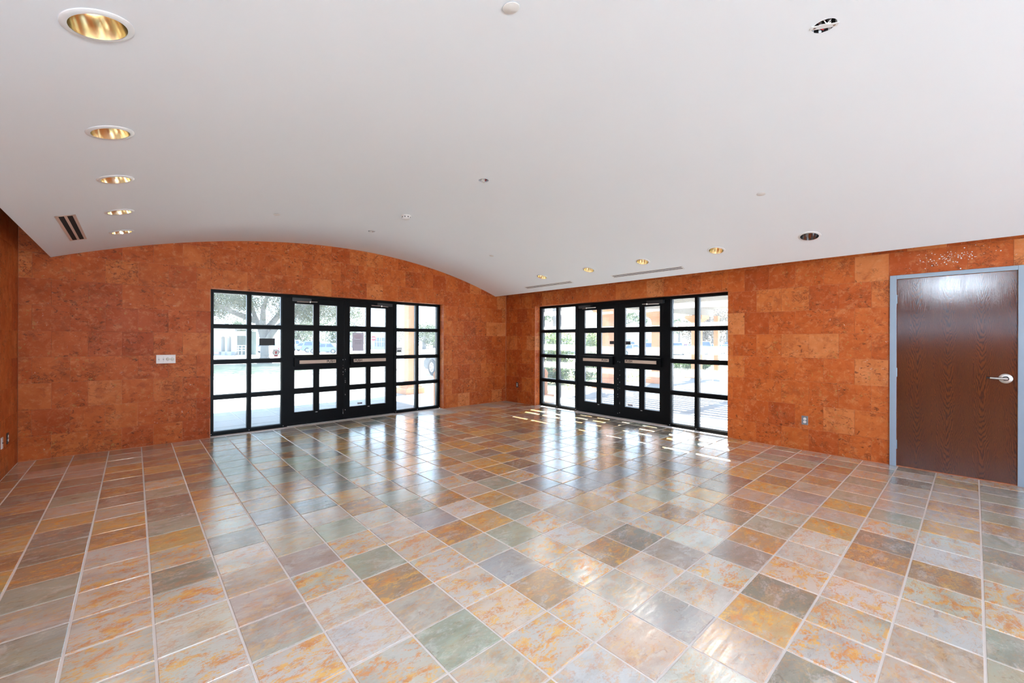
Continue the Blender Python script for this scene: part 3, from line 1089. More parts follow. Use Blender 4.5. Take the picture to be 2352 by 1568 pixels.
FA, FB = Front('A'), Front('B')
sidelight(FA, 'window_1', 'black framed eight-pane sidelight left of the left entrance doors', 0.825, 1.840, 1.312, 1.360, .050, .050)
door_surround(FA, 'trim_1', 'black posts and header around the left pair of entrance doors', 1.840, 3.790, .030)
entry_door(FA, 'door_1', 'black glazed entrance door of the left pair, left leaf beside the oak view', 1.872, 2.802, ((1.981, 2.287), (2.377, 2.680)), True, (2.045, 2.635), True)
entry_door(FA, 'door_2', 'black glazed entrance door of the left pair, right leaf with the taped paper notice', 2.806, 3.758, ((2.902, 3.212), (3.295, 3.600)), False, (2.952, 3.565), False)
sidelight(FA, 'window_2', 'black framed eight-pane sidelight right of the left entrance doors', 3.790, 4.804, 4.252, 4.302, .026, .050)
sidelight(FB, 'window_3', 'black framed eight-pane sidelight nearest the room corner in the right wall', 5.430, 6.468, 5.932, 5.984, .034, .050)
door_surround(FB, 'trim_2', 'black posts and header around the right pair of entrance doors', 3.440, 5.430, .030)
entry_door(FB, 'door_3', 'black glazed entrance door of the right pair, leaf nearer the room corner', 4.434, 5.398, ((4.539, 4.837), (4.933, 5.235)), False, (4.615, 5.215), False)
entry_door(FB, 'door_4', 'black glazed entrance door of the right pair, leaf nearer the wooden door', 3.472, 4.430, ((3.615, 3.908), (4.010, 4.305)), True, (3.650, 4.260), True)
sidelight(FB, 'window_4', 'black framed eight-pane sidelight beside the stone wall of the wooden door', 2.450, 3.440, 2.962, 3.012, .050, .022)

# unseen windows, added for daylight and the bright band on the wooden door
for nm, lab, ax, a0, a1, z0, z1, n in (('added_window_5', 'added wide black framed glazing behind the camera, unseen, for daylight', 'Y', 0.2, 5.4, 0.0, 2.3, 5),
                                       ('added_window_6', 'added high strip window in the left wall, unseen, for daylight and the door reflection', 'X', -3.0, 2.4, 1.58, 2.12, 6)):
    t = empty(nm, lab, 'window', kind='structure')
    fr = MB()
    step = (a1 - a0) / n
    for k in range(n + 1):
        u = a0 + step * k
        lo, hi = max(a0, u - .025), min(a1, u + .025)
        if ax == 'Y':
            fr.box(lo, hi, YR - .10, YR - .02, z0, z1)
        else:
            fr.box(XC - .10, XC - .02, lo, hi, z0, z1)
    for za, zb in ((z0, z0 + .05), (z1 - .05, z1)):
        if ax == 'Y':
            fr.box(a0, a1, YR - .10, YR - .02, za, zb)
        else:
            fr.box(XC - .10, XC - .02, a0, a1, za, zb)
    fr.build('window_frame', M['black_metal'], t)
    for k in range(n):
        u = a0 + step * k + .025
        if ax == 'Y':
            MB().box(u, u + step - .05, YR - .063, YR - .057, z0 + .05, z1 - .05).build('pane', M['glass'], t)
        else:
            MB().box(XC - .063, XC - .057, u, u + step - .05, z0 + .05, z1 - .05).build('pane', M['glass'], t)


# ------------------------------------------------------------------ wooden door
t = empty('trim_3', 'blue-grey painted steel frame around the wooden door', 'door frame', (XB, 0.16, 0), kind='structure')
DY0, DY1, DZ = -0.292, 0.600, 2.150


def fpart(name, mb, mat, par, off):
    o = mb.build(name, mat, par)
    o.data.transform(Matrix.Translation(-Vector(off)))
    return o


fo = (XB, .16, 0)
for nm, ya, yb in (('jamb', DY1, DY1 + .058), ('jamb', DY0 - .058, DY0)):
    mb = MB().box(XB - .022, XB + .10, ya, yb, 0.0, DZ + .045, 0, .003)
    fpart(nm, mb, M['frame_grey'], t, fo)
fpart('head', MB().box(XB - .022, XB + .10, DY0, DY1, DZ, DZ + .045, 0, .003), M['frame_grey'], t, fo)
st = MB().box(XB + .040, XB + .062, DY1 - .014, DY1 + .001, 0, DZ).box(XB + .040, XB + .062, DY0 - .001, DY0 + .014, 0, DZ).box(XB + .040, XB + .062, DY0, DY1, DZ - .014, DZ + .001)
fpart('door_stop', st, M['frame_grey'], t, fo)
d = empty('door_5', 'dark cherry-stained oak door with silver lever handle at the right edge', 'door', (XB, 0.154, 0), kind='structure')
fo = (XB, .154, 0)
fpart('slab', MB().box(XB - .006, XB + .038, DY0 + .004, DY1 - .004, .010, DZ - .004, 0, .0015), M['oak'], d, fo)
HYc, HZ = -0.214, 1.064
h = fpart('lever_handle', MB().lathe([(.048, 0), (.048, .006), (.040, .011), (.020, .012), (.014, .020), (.014, .050)], (XB - .006, HYc, HZ), (-1, 0, 0), 32), M['aluminium'], d, fo)
fpart('lock_rose', MB().lathe([(.024, 0), (.022, .006)], (XB - .018, HYc, HZ), (-1, 0, 0), 24), M['dark_plate'], h, fo)
fpart('lever', MB().tube([(XB - .058, HYc - .012, HZ), (XB - .061, HYc + .02, HZ), (XB - .062, HYc + .07, HZ + .001), (XB - .060, HYc + .105, HZ + .003)], [.0115, .012, .0105, .0095], 12), M['aluminium'], h, fo)
fpart('lever_tip', MB().tube([(XB - .060, HYc + .103, HZ + .003), (XB - .052, HYc + .128, HZ + .004)], [.0098, .008], 10), M['dark_plate'], h, fo)
for z in (.25, 1.08, 1.92):
    fpart('hinge', MB().lathe([(.006, -.05), (.006, .05)], (XB - .010, DY1 - .001, z), (0, 0, 1), 10), M['frame_grey'], d, fo)
# fill the wall pocket behind the leaf
# ------------------------------------------------------------------ wall plates
t = empty('switch_plate', 'white four-gang switch plate with two toggles and two dimmer knobs left of the left entrance', 'light switch', (0.325, YA, 1.162))
MB().box(-.103, .103, -.0085, -.0005, -.059, .059, 0, .003).build('plate', M['white_plastic'], t)
for k in (0, 1):
    x = -.074 + .047 * k
    MB().box(x - .0055, x + .0055, -.0092, -.0082, -.013, .013).build('toggle_slot', M['sticker_grey'], t)
    MB().box(x - .004, x + .004, -.018, -.008, -.001, .010, 0, .001).build('toggle', M['white_plastic'], t)
for k in (2, 3):
    x = -.074 + .047 * k
    MB().lathe([(.019, .008), (.0185, .018), (.015, .022), (0, .0225)], (x, 0, 0), (0, -1, 0), 28).build('dimmer_knob', M['almond'], t)
for k in range(4):
    for z in (-.030, .030):
        MB().lathe([(.003, .008), (.002, .0098)], (-.074 + .047 * k, 0, z), (0, -1, 0), 8).build('screw', M['steel_plate'], t)


def outlet(name, label, loc, rz, plate, face, kind='duplex'):
    """built facing -Y, then turned"""
    t = empty(name, label, 'wall outlet', loc, None, None, rz)
    MB().box(-.036, .036, -.0075, -.0005, -.0585, .0585, 0, .0028).build('plate', plate, t)
    if kind == 'duplex':
        for z in (.0195, -.0195):
            rc = MB().lathe([(.0168, .0072), (.0165, .0105), (0, .0106)], (0, 0, z), (0, -1, 0), 24).build('receptacle', face, t)
            sl = MB()
            for x in (-.0065, .0065):
                sl.box(x - .0012, x + .0012, -.0112, -.0104, z - .001, z + .007)
            sl.lathe([(.0025, .0104), (.0025, .0112)], (0, 0, z - .008), (0, -1, 0), 10)
            sl.build('slots', M['ink'], rc)
        MB().lathe([(.003, .0072), (.002, .009)], (0, 0, 0), (0, -1, 0), 8).build('screw', M['ink'], t)
    else:
        MB().lathe([(.007, .0072), (.007, .011), (.0035, .011), (.0035, .014)], (0, 0, 0), (0, -1, 0), 16).build('jack', M['dark_plate'], t)
        for z in (.042, -.042):
            MB().lathe([(.003, .0072), (.002, .009)], (0, 0, z), (0, -1, 0), 8).build('screw', M['steel_plate'], t)
    return t


outlet('power_outlet', 'steel outlet plate with white sockets on the right wall near the wooden door', (XB, 1.487, .397), -PI / 2, M['steel_plate'], M['white_plastic'])
outlet('power_outlet', 'tiny dark outlet plate on the right wall close to the room corner', (XB, 7.035, .410), -PI / 2, M['dark_plate'], M['white_plastic'])
outlet('power_outlet', 'dark outlet plate with white sockets on the left wall', (XC, 6.905, .375), PI / 2, M['dark_plate'], M['white_plastic'])
outlet('cable_jack', 'white single-jack plate at the left photo edge on the left wall', (XC, 6.640, .372), PI / 2, M['white_plastic'], M['white_plastic'], 'jack')


# ------------------------------------------------------------------ stickers and notices on the glass
def glass_item(name, label, cat, F, u, z, v, group=None):
    t = empty(name, label, cat, F.P(u, v, z), group)
    if F.axis == 'B':
        t.rotation_euler = (0, 0, -PI / 2)
    return t                                  # local x along the glass as seen from inside, -y into the room


GV, DV = .0515, .0285
t = glass_item('glass_placard', 'plain black rectangular placard on the sidelight in front of the oak trunk', 'sign', FA, 1.590, 1.395, GV)
MB().box(-.112, .112, -.0015, 0, -.056, .056, 0, .0006).build('plate', M['ink'], t)
t = glass_item('round_decal', 'round grey decal with red emblem on the sidelight below the black placard', 'decal', FA, 1.718, 1.222, GV)
MB().lathe([(.042, 0), (.050, 0), (.050, .001), (.042, .001), (.042, 0)], (0, 0, 0), (0, -1, 0), 36, caps=False).build('rim', M['sticker_grey'], t)
MB().lathe([(.0419, .0002), (.0419, .0008)], (0, 0, 0), (0, -1, 0), 36).build('disc', M['sticker_film'], t)
em = MB()
em.prism([(-.006, -.022), (.006, -.022), (.006, .020), (-.006, .020)], 1, -.0016, -.0009)
em.prism([(-.020, .012), (.016, .018), (.018, .006), (-.018, .003)], 1, -.0018, -.0010)
em.prism([(-.014, -.010), (.010, -.004), (.012, -.014), (-.012, -.018)], 1, -.0020, -.0011)
em.build('emblem', M['sign_red'], t)
MB().prism([(-.034, -.044), (.034, -.044), (.028, -.058), (-.028, -.058)], 1, -.0016, 0).build('banner', M['sign_red'], t)
MB().prism([(-.028, -.0575), (.028, -.0575), (.024, -.064), (-.024, -.064)], 1, -.0014, 0).build('banner_band', M['ink'], t)  # dark band at the bottom of the decal

t = glass_item('paper_notice', 'sheet of paper with faint printed lines taped inside the right leaf of the left doors', 'notice', FA, 3.062, 1.395, DV)
MB().box(-.105, .105, -.0008, 0, -.168, .168).build('sheet', M['paper'], t)
pr, pg = MB(), MB()
for z, w, mb in ((.135, .045, pr), (.113, .078, pr), (.090, .074, pr), (.068, .043, pr), (.018, .073, pg), (-.008, .062, pg), (-.033, .062, pg)):
    x = -w
    while x < w:
        ln = R.uniform(.008, .026)
        mb.box(x, min(w, x + ln), -.0012, -.0008, z - .0035, z + .0035)
        x += ln + .005
for z in (-.06, -.085, -.11):
    x = -.06
    while x < .06:
        pg.box(x, x + .010, -.0011, -.0008, z - .001, z + .001)
        x += .02
pr.build('red_print', M['print_red'], t, kind='stuff')
pg.build('grey_print', M['print_grey'], t, kind='stuff')
t = glass_item('glass_sticker', 'small grey sticker with a dark end low on the right leaf of the left doors', 'sticker', FA, 3.098, .262, DV, 'small stickers low on the doors')
MB().box(-.046, .046, -.0008, 0, -.016, .016).build('label_sheet', M['sticker_grey'], t)
MB().box(.012, .044, -.0012, -.0008, -.013, .013).build('dark_block', M['print_grey'], t)
t = glass_item('glass_sticker', 'small grey dark-ended sticker low on the right doors, leaf nearer the wooden door', 'sticker', FB, 4.20, .258, DV, 'small stickers low on the doors')
MB().box(-.050, .050, -.0008, 0, -.017, .017).build('label_sheet', M['sticker_grey'], t)
MB().box(.014, .048, -.0012, -.0008, -.014, .014).build('dark_block', M['print_grey'], t)
t = glass_item('window_label', 'grey label with a black bar on the sidelight right of the left doors', 'sticker', FA, 3.895, 1.235, GV)
MB().box(-.066, .066, -.0008, 0, -.052, .052).build('label_sheet', M['sticker_film'], t)
MB().box(-.040, .042, -.0012, -.0008, -.034, -.008).build('black_bar', M['ink'], t)
tx = MB()
for z in (.034, .018):
    x = -.05
    while x < .05:
        ln = R.uniform(.008, .02)
        tx.box(x, x + ln, -.0011, -.0008, z - .004, z + .004)
        x += ln + .006
tx.build('small_print', M['sticker_grey'], t, kind='stuff')
t = glass_item('door_decal', 'small black rectangular decal on the right doors, leaf nearer the room corner', 'decal', FB, 4.595, 1.395, DV)
MB().box(-.052, .052, -.001, 0, -.030, .030, 0, .0004).build('plate', M['ink'], t)
t = glass_item('door_decal', 'small black rectangular decal on the right doors, leaf nearer the wooden door', 'decal', FB, 4.250, 1.390, DV)
MB().box(-.054, .054, -.001, 0, -.032, .032, 0, .0004).build('plate', M['ink'], t)


# ================================================================== outdoors
def ground_z(x, y):
    d = math.hypot(x, y)
    t = min(1.0, max(0.0, (d - 18.0) / 36.0))
    return -0.12 - 0.38 * t * t * (3 - 2 * t)


def ground_patch(name, x0, x1, y0, y1, lift, mat, label, cat, step=2.0, skirt=0.06, edge=0.0, **kw):
    nx, ny = max(2, int((x1 - x0) / step)), max(2, int((y1 - y0) / step))
    mb = MB()
    for j in range(ny + 1):
        for i in range(nx + 1):
            x, y = x0 + (x1 - x0) * i / nx, y0 + (y1 - y0) * j / ny
            if edge:
                x += edge * math.sin(y * .7) * (i in (0, nx))
                y += edge * math.sin(x * .55) * (j in (0, ny))
            border = i in (0, nx) or j in (0, ny)
            mb.v.append((x, y, ground_z(x, y) + (lift if not border or not skirt else -.02)))
    for j in range(ny):
        for i in range(nx):
            a = j * (nx + 1) + i
            mb.f.append((a, a + 1, a + nx + 2, a + nx + 1))
            mb.mi.append(0)
            mb.sm.append(True)
    return mb.build(name, mat, kind='structure', label=label, cat=cat, **kw)


ground_patch('ground', -60, 160, -40, 180, 0.0, M['concrete'], 'wide pale sunlit concrete ground outside', 'ground', 4.0, 0)
ground_patch('lawn', -22, 11, 19.8, 33.5, .07, M['lawn'], 'grass island around the big oak', 'lawn', 1.1)
MB().box(-22, 11.2, 19.55, 19.80, -.25, -.02, 0, .02).build('kerb', M['concrete'], kind='structure', label='pale concrete kerb in front of the oak island', cat='kerb')
ground_patch('lawn_strip', 14, 60, 52, 60, .05, M['lawn_dry'], 'distant pale grass strip in front of the parked cars', 'lawn', 2.0)
ground_patch('garden_bed', 7.9, 22.5, 7.85, 12.2, .10, M['lawn_dry'], 'patchy grass bed behind the peach columns', 'lawn', .5, .06, .12)
ground_patch('street', -40, 70, 62, 78, .02, M['asphalt'], 'grey street behind the oak', 'street', 4.0)

# porch and walkway paving, laid as separate pavers
def paving(name, label, x0, x1, y0, y1, pitch, mat, z=-0.02):
    base = MB().box(x0, x1, y0, y1, -.16, z - .006).build(name, M['grout'], kind='structure', label=label, cat='paving')
    nx, ny = math.ceil((x1 - x0) / pitch), math.ceil((y1 - y0) / pitch)
    cache = {}
    for i in range(nx):
        for j in range(ny):
            a, b = x0 + pitch * i, min(x1, x0 + pitch * (i + 1))
            c, e = y0 + pitch * j, min(y1, y0 + pitch * (j + 1))
            w, d = b - a - .010, e - c - .010
            if w < .05 or d < .05:
                continue
            key = (round(w, 3), round(d, 3))
            if key not in cache:
                cache[key] = MB().add(*tile_mesh(w, d, .02, .004)).mesh('paver', mat)
            put('paver', cache[key], base, ((a + b) / 2, (c + e) / 2, z + R.uniform(-.001, .001)))
    return base


paving('porch_paving', 'porch floor of large pale square pavers outside the left entrance', -1.0, 6.80, 7.72, 10.75, .61, M['paver_a'])
paving('walkway_paving', 'walkway of grey-beige pavers under the pergola, striped by slat shadows', 6.80, 18.4, 0.4, 7.80, .76, M['paver_b'])

# porch roof that shades the left entrance, and its column
MB().box(-3.0, 6.75, YA + .16, 10.88, 2.95, 3.25).build('porch_roof', M['bldg_white'], kind='structure', label='flat porch roof over the left entrance', cat='roof')


def column(x, y, h, label, group, w=.157):
    t = empty('column', label, 'column', (x, y, -.03), group)
    q = w / .157
    MB().box(-.34 * q, .34 * q, -.34 * q, .34 * q, 0, .17, 0, .012).build('plinth', M['stucco'], t)
    mb = MB()
    n = 5
    for k in range(n):
        f = 1 - k / n
        r = w + .11 * q * f * f + .008
        mb.box(-r, r, -r, r, .17 + .035 * k, .17 + .035 * (k + 1))
    mb.build('base_moulding', M['stucco'], t)
    MB().box(-w, w, -w, w, .345, h - .33, 0, .014).build('shaft', M['stucco'], t)
    mb = MB()
    mb.box(-w - .016, w + .016, -w - .016, w + .016, h - .345, h - .31)
    for k in range(6):
        r = w + .008 + .15 * q * (k / 5) ** 1.6
        mb.box(-r, r, -r, r, h - .31 + .032 * k, h - .31 + .032 * (k + 1))
    mb.box(-.335 * q, .335 * q, -.335 * q, .335 * q, h - .12, h, 0, .01)
    mb.build('capital', M['stucco'], t)
    return t


G_COL = 'peach columns along the walkway'
column(5.61, 10.34, 2.98, 'peach stucco column seen through the sidelight right of the left entrance doors', 'peach columns', .130)
column(10.48, 7.33, 2.45, 'nearest peach column of the pergola row, filling the panes of the corner-side door', 'peach columns')
column(13.42, 7.33, 2.45, 'peach column with flared capital seen through the door leaf nearer the wooden door', 'peach columns')
column(16.45, 7.33, 2.45, 'farthest peach column, behind the mullion of the sidelight beside the stone wall', 'peach columns')
t = empty('timber_post', 'slim pale peach post standing right of the farthest column', 'post', (17.16, 6.86, -.03))
MB().box(-.085, .085, -.085, .085, .0, 2.45, 0, .01).build('shaft', M['stucco'], t)
MB().box(-.11, .11, -.11, .11, 0, .10, 0, .006).build('foot', M['stucco'], t)

# pergola: beams along the walkway, slats across them
t = empty('pergola', 'cream pergola of three beams with many parallel slats over the walkway', 'pergola', (6.8, 4.6, 2.43))
for yb in (7.33, 4.62, 1.90):
    MB().box(.02, 11.0, yb - 4.6 - .09, yb - 4.6 + .09, 0, .29, 0, .008).build('beam', M['pergola'], t)
PER = .270
slat = MB().box(-.073, .073, -3.05, 3.15, 0, .038).mesh('slat', M['pergola'])
gap = 5.285 + 2.73 / 1.40
k0 = math.ceil((6.86 - gap) / PER)
for k in range(k0, k0 + 40):
    put('slat', slat, t, (gap + PER * (k + .5) - 6.8, 0, .2905))

# bollards
def bollard(x, y, label, base):
    t = empty('bollard', label, 'bollard', (x, y, -.10))
    MB().lathe([(.085, 0), (.085, .72), (.095, .74), (.095, .78), (.07, .83), (.035, .865), (0, .875)], seg=20).build('post', M['stucco'], t)
    MB().box(-base, base, -base, base, .0, .27 if base > .15 else .06, 0, .012).build('footing', M['stucco'], t)


bollard(4.962, 7.935, 'peach round-topped bollard just outside the sidelight right of the left doors', .12)
bollard(7.13, 6.76, 'peach round-topped bollard on a block outside the corner sidelight', .17)

# planter and stones
t = empty('flower_pot', 'terracotta planter pot standing by the hedge outside the corner sidelight', 'planter', (11.12, 10.26, ground_z(11.1, 10.3) + .09))
MB().lathe([(.16, 0), (.25, .34), (.29, .35), (.29, .42), (.25, .42), (.22, .36), (0, .34)], seg=24).build('pot', M['terracotta'], t)


def leaves(mb, centre, radii, n, size, rnd, lo=-1.0, hollow=0.55, clumps=14):
    """little bent quads scattered in clumps through an ellipsoid"""
    cs = []
    for _ in range(clumps):
        while True:
            v = Vector((rnd.uniform(-1, 1), rnd.uniform(-1, 1), rnd.uniform(lo, 1)))
            if hollow < v.length < 1:
                break
        cs.append(v * .86)
    for q in range(n):
        c = cs[q % clumps]
        v = c + Vector((rnd.gauss(0, .17), rnd.gauss(0, .17), rnd.gauss(0, .17)))
        p = Vector((centre[0] + v.x * radii[0], centre[1] + v.y * radii[1], centre[2] + v.z * radii[2]))
        d = Vector((rnd.gauss(0, 1), rnd.gauss(0, 1), rnd.gauss(0, .6))).normalized()
        e = d.cross(Vector((rnd.gauss(0, 1), rnd.gauss(0, 1), rnd.gauss(0, 1)))).normalized()
        s = size * rnd.uniform(.6, 1.3)
        mb.add([p - d * s, p + e * s * .45, p + d * s, p - e * s * .45], [(0, 1, 2, 3)])
    return cs


def quick_build(mb, name, mat, parent, kind):
    me = bpy.data.meshes.new(name)
    me.from_pydata(mb.v, [], mb.f)
    me.materials.append(mat)
    return put(name, me, parent, kind=kind)


# the big live oak
rk = random.Random(21)
ox, oy = 6.45, 31.7
oz = ground_z(ox, oy) + .05
t = empty('oak_tree', 'big spreading live oak with forked pale trunk on the grass island', 'tree', (ox, oy, oz))
RV = Vector((math.cos(YAW), -math.sin(YAW), 0))
FV = Vector((math.sin(YAW), math.cos(YAW), 0))
tr = MB()
tr.tube([(0, 0, -.1), (0, 0, .12), (0, 0, .5), (0, 0, 1.4), RV * -.05 + Vector((0, 0, 2.1)), RV * -.25 + Vector((0, 0, 2.7))], [.55, .40, .26, .225, .25, .22], 14)
tr.build('trunk', M['bark'], t)
LIMB = [[(-.05, 0, 1.7), (-.35, .1, 2.4), (-.75, .2, 3.1), (-1.1, .3, 4.0), (-1.3, .4, 5.3)],
        [(.02, 0, 1.8), (.05, -.3, 2.7), (.20, -.5, 3.6), (.55, -.6, 4.6), (.9, -.7, 6.2)],
        [(.08, 0, 1.35), (.50, -.1, 2.0), (1.0, -.2, 2.5), (1.9, -.3, 3.1), (3.4, -.2, 4.3)],
        [(.0, 0, 2.1), (.5, .8, 3.3), (1.0, 1.6, 4.6), (1.5, 2.2, 6.0)],
        [(-.70, .2, 2.9), (-1.6, -.4, 3.3), (-3.2, -.8, 4.2)]]
for L in LIMB:
    pts = [RV * a + FV * b + Vector((0, 0, c)) for a, b, c in L]
    n = len(pts)
    MB().tube(pts, [.24 * (1 - .75 * k / (n - 1)) for k in range(n)], 9).build('limb', M['bark'], t)
cr = MB()
leaves(cr, (0, 0, 5.6), (6.2, 6.2, 3.2), 62000, .062, rk, -.80, .35, 110)
leaves(cr, RV * 3.0 + FV * 1.2 + Vector((0, 0, 4.0)), (3.0, 2.6, 1.35), 14000, .06, rk, -.9, .2, 26)
leaves(cr, RV * -3.4 + Vector((0, 0, 3.9)), (2.6, 3.0, 1.25), 14000, .06, rk, -.8, .2, 24)
leaves(cr, Vector((-.4, -5.2, 7.2)), (7.4, 5.0, 1.9), 20000, .085, rk, -1, .1, 70)
quick_build(cr, 'crown', M['leaf_oak'], t, 'stuff')


def tree(name, label, x, y, h, r, mat, bottom=.35, n=900, size=.30, group=None, seed=1, bare=0):
    rd = random.Random(seed)
    z = ground_z(x, y)
    t = empty(name, label, 'tree', (x, y, z), group)
    mb = MB()
    lean = rd.uniform(-.3, .3)
    mb.tube([(0, 0, -.1), (lean * .3, 0, h * .3), (lean, 0, h * .75)], [r * .10 + .06, r * .07 + .05, .04], 8)
    mb.build('trunk', M['bark'], t)
    for k in range(4 + bare):
        a = rd.uniform(0, 2 * PI)
        z0 = h * rd.uniform(.25, .5)
        rr = r * rd.uniform(.5, .95)
        MB().tube([(lean * z0 / h, 0, z0), (rr * .5 * math.cos(a), rr * .5 * math.sin(a), z0 + h * .15), (rr * math.cos(a), rr * math.sin(a), z0 + h * rd.uniform(.2, .45))],
                  [.07, .05, .02], 6).build('branch', M['bark'], t)
    cr = MB()
    hz = h * (1 - bottom) / 2
    leaves(cr, (lean * .6, 0, h - hz), (r, r, hz), n, size, rd, -1, .2, 30)
    quick_build(cr, 'crown', mat, t, 'stuff')
    return t


def at(px, dep):
    """ground point at a bearing (in pixels of the frame) and distance from the viewpoint"""
    r = (px - 1176) / 960.0 * dep
    return dep * math.sin(YAW) + r * math.cos(YAW), dep * math.cos(YAW) - r * math.sin(YAW)


TG = 'trees far beyond the street'
for n, (px, dep, h, r, lab) in enumerate((
        (686, 81, 6.6, 3.6, 'broad grey-green tree behind the parked cars, left half of the left door panes'),
        (727, 93, 7.5, 4.5, 'bushy tree above the blue cars in the left entrance door'),
        (778, 85, 7.0, 2.7, 'tree overhanging the blue-roofed house'),
        (815, 112, 9.5, 4.8, 'pale tree behind the paper notice'),
        (916, 99, 5.8, 3.6, 'low tree left of the porch column'),
        (975, 86, 5.2, 4.4, 'low rounded tree beyond the grey sport utility vehicle'),
        (998, 99, 5.8, 4.3, 'second low rounded tree at the right end of the left entrance'),
        (548, 70, 5.0, 2.6, 'thin pale tree beside the white arcade'))):
    x, y = at(px, dep)
    tree('tree', lab, x, y, h, r, M['leaf_far'], .06, 2200, .22, TG, 40 + n)
for n, (px, dep, h, r, lab) in enumerate((
        (1444, 88, 8.6, 4.0, 'dark tree rising behind the pale roof in the door nearer the wooden door'),
        (1560, 112, 8.2, 4.2, 'leafy tree above the long white building at its right end'))):
    x, y = at(px, dep)
    tree('tree', lab, x, y, h, r, M['leaf_far'], .45, 600, .34, 'trees behind the long white building', 60 + n)
for n, (px, dep, h, r, lab) in enumerate((
        (1612, 78, 8.6, 4.6, 'dry grey-brown tree left of the slim post'),
        (1640, 89, 9.8, 5.2, 'dry grey-brown tree behind the slim post'),
        (1672, 101, 11.0, 5.4, 'dry grey-brown tree at the right edge of the sidelight'))):
    x, y = at(px, dep)
    tree('dry_tree', lab, x, y, h, r, M['leaf_dry'], .08, 2600, .26, 'dry trees at the parking lot', 70 + n, 6)
x, y = at(1273, 26)
t = empty('palm_trunk', 'tall straight grey trunk with sparse fronds behind the hedge', 'tree', (x, y, ground_z(x, y)))
MB().tube([(0, 0, 0), (.05, 0, 2.2), (.0, 0, 5.2)], [.17, .14, .13], 12).build('trunk', M['bark'], t)
mb = MB()
leaves(mb, RV * -.35 + Vector((0, 0, 2.85)), (.7, .5, .55), 110, .11, random.Random(5), -1, .1, 8)
quick_build(mb, 'fronds', M['leaf_far'], t, 'stuff')


def shrub(name, label, x, y, rx, rz, n, size, mat, group=None, seed=1, z=None):
    rd = random.Random(seed)
    t = empty(name, label, 'shrub', (x, y, (ground_z(x, y) + .09) if z is None else z), group)
    for k in range(5):
        a = rd.uniform(0, 2 * PI)
        MB().tube([(0, 0, -.03), (rx * .25 * math.cos(a), rx * .25 * math.sin(a), rz * .7), (rx * .6 * math.cos(a), rx * .6 * math.sin(a), rz * 1.4)], [.022, .016, .006], 6).build('stem', M['bark'], t)
    mb = MB()
    leaves(mb, (0, 0, rz), (rx, rx, rz), n, size, rd, -.95, .25, 40)
    quick_build(mb, 'foliage', mat, t, 'stuff')
    return t


for n, (x, y, rx, rz, lab) in enumerate((
        (11.75, 11.0, .52, .90, 'tall loose light-green shrub left in the corner sidelight'),
        (12.95, 11.3, .55, .92, 'tall loose light-green shrub right in the corner sidelight'),
        (13.35, 10.1, .60, .95, 'tall loose light-green shrub behind the corner-side door leaf'),
        (15.6, 10.9, .70, .80, 'loose shrub beside the nearest pergola column'))):
    shrub('loose_shrub', lab, x, y, rx, rz, 2200, .055, M['leaf_shrub'], 'loose shrubs along the bed', 80 + n)
for n, (x, y, rx, rz, lab) in enumerate((
        (10.50, 9.40, .45, .38, 'low dense shrub above the terracotta pot'),
        (11.75, 9.35, .40, .36, 'low dark shrub right of the terracotta pot'),
        (18.75, 8.98, .56, .30, 'clipped round green bush left of the farthest column'),
        (20.6, 8.95, .50, .30, 'clipped round green bush partly behind the slim post'))):
    shrub('clipped_bush', lab, x, y, rx, rz, 1900, .045, M['leaf_bush'], 'low bushes in the bed', 90 + n)
# weeds in the bed, clear of the shrubs, the pot and the mulch
CLEAR = [(11.75, 11.0, .7), (12.95, 11.3, .7), (13.35, 10.1, .75), (15.6, 10.9, .85), (10.50, 9.40, .6), (11.75, 9.35, .55), (18.75, 8.98, .7), (20.6, 8.95, .65), (11.2, 10.45, .4)] + [(16.6 + .4 * k, 8.1, .5) for k in range(15)]
rd = random.Random(9)
mb = MB()
for _ in range(5200):
    x, y = rd.uniform(8.2, 21), rd.uniform(7.95, 11.8)
    if mnoise.noise(Vector((x * .8, y * .8, 0))) < -.05 or any((x - a) ** 2 + (y - b) ** 2 < c * c for a, b, c in CLEAR):
        continue
    z = ground_z(x, y) + .09
    a, h = rd.uniform(0, 2 * PI), rd.uniform(.04, .11)
    dx, dy = math.cos(a) * .012, math.sin(a) * .012
    bx_, by_ = rd.gauss(0, .05), rd.gauss(0, .05)
    mb.add([(x - dx, y - dy, z), (x + dx, y + dy, z), (x + bx_, y + by_, z + h)], [(0, 1, 2)])
o = quick_build(mb, 'grass', M['blade'], None, 'stuff')
tag(o, 'tufts of bright grass and weeds growing in the bed behind the columns', 'grass')
mb = MB()
for _ in range(900):
    x, y = rd.uniform(16.6, 22), rd.uniform(7.75, 8.5)
    z = ground_z(x, y) + .10
    a = rd.uniform(0, PI)
    s = rd.uniform(.03, .07)
    v = Vector((math.cos(a), math.sin(a), rd.uniform(-.2, .2))) * s
    w = Vector((-math.sin(a), math.cos(a), .3)) * s * .3
    p = Vector((x, y, z))
    mb.add([p - v - w, p + v - w, p + v + w, p - v + w], [(0, 1, 2, 3)])
o = quick_build(mb, 'bark_mulch', M['mulch'], None, 'stuff')
tag(o, 'loose brown bark mulch around the slim post', 'mulch')


# ------------------------------------------------------------------ parked cars
CARP = {}


def paint(name, c):
    if name not in CARP:
        CARP[name] = simple('car_paint_' + name, c, 0.25, 0.0, 0.02, 3)
    return CARP[name]


def frustum(mb, x0, x1, w0, z0, x2, x3, w1, z1, mi=0):
    vs = [(x0, -w0, z0), (x1, -w0, z0), (x1, w0, z0), (x0, w0, z0), (x2, -w1, z1), (x3, -w1, z1), (x3, w1, z1), (x2, w1, z1)]
    return mb.add(vs, [(0, 1, 2, 3), (4, 5, 6, 7), (0, 1, 5, 4), (1, 2, 6, 5), (2, 3, 7, 6), (3, 0, 4, 7)], mi)


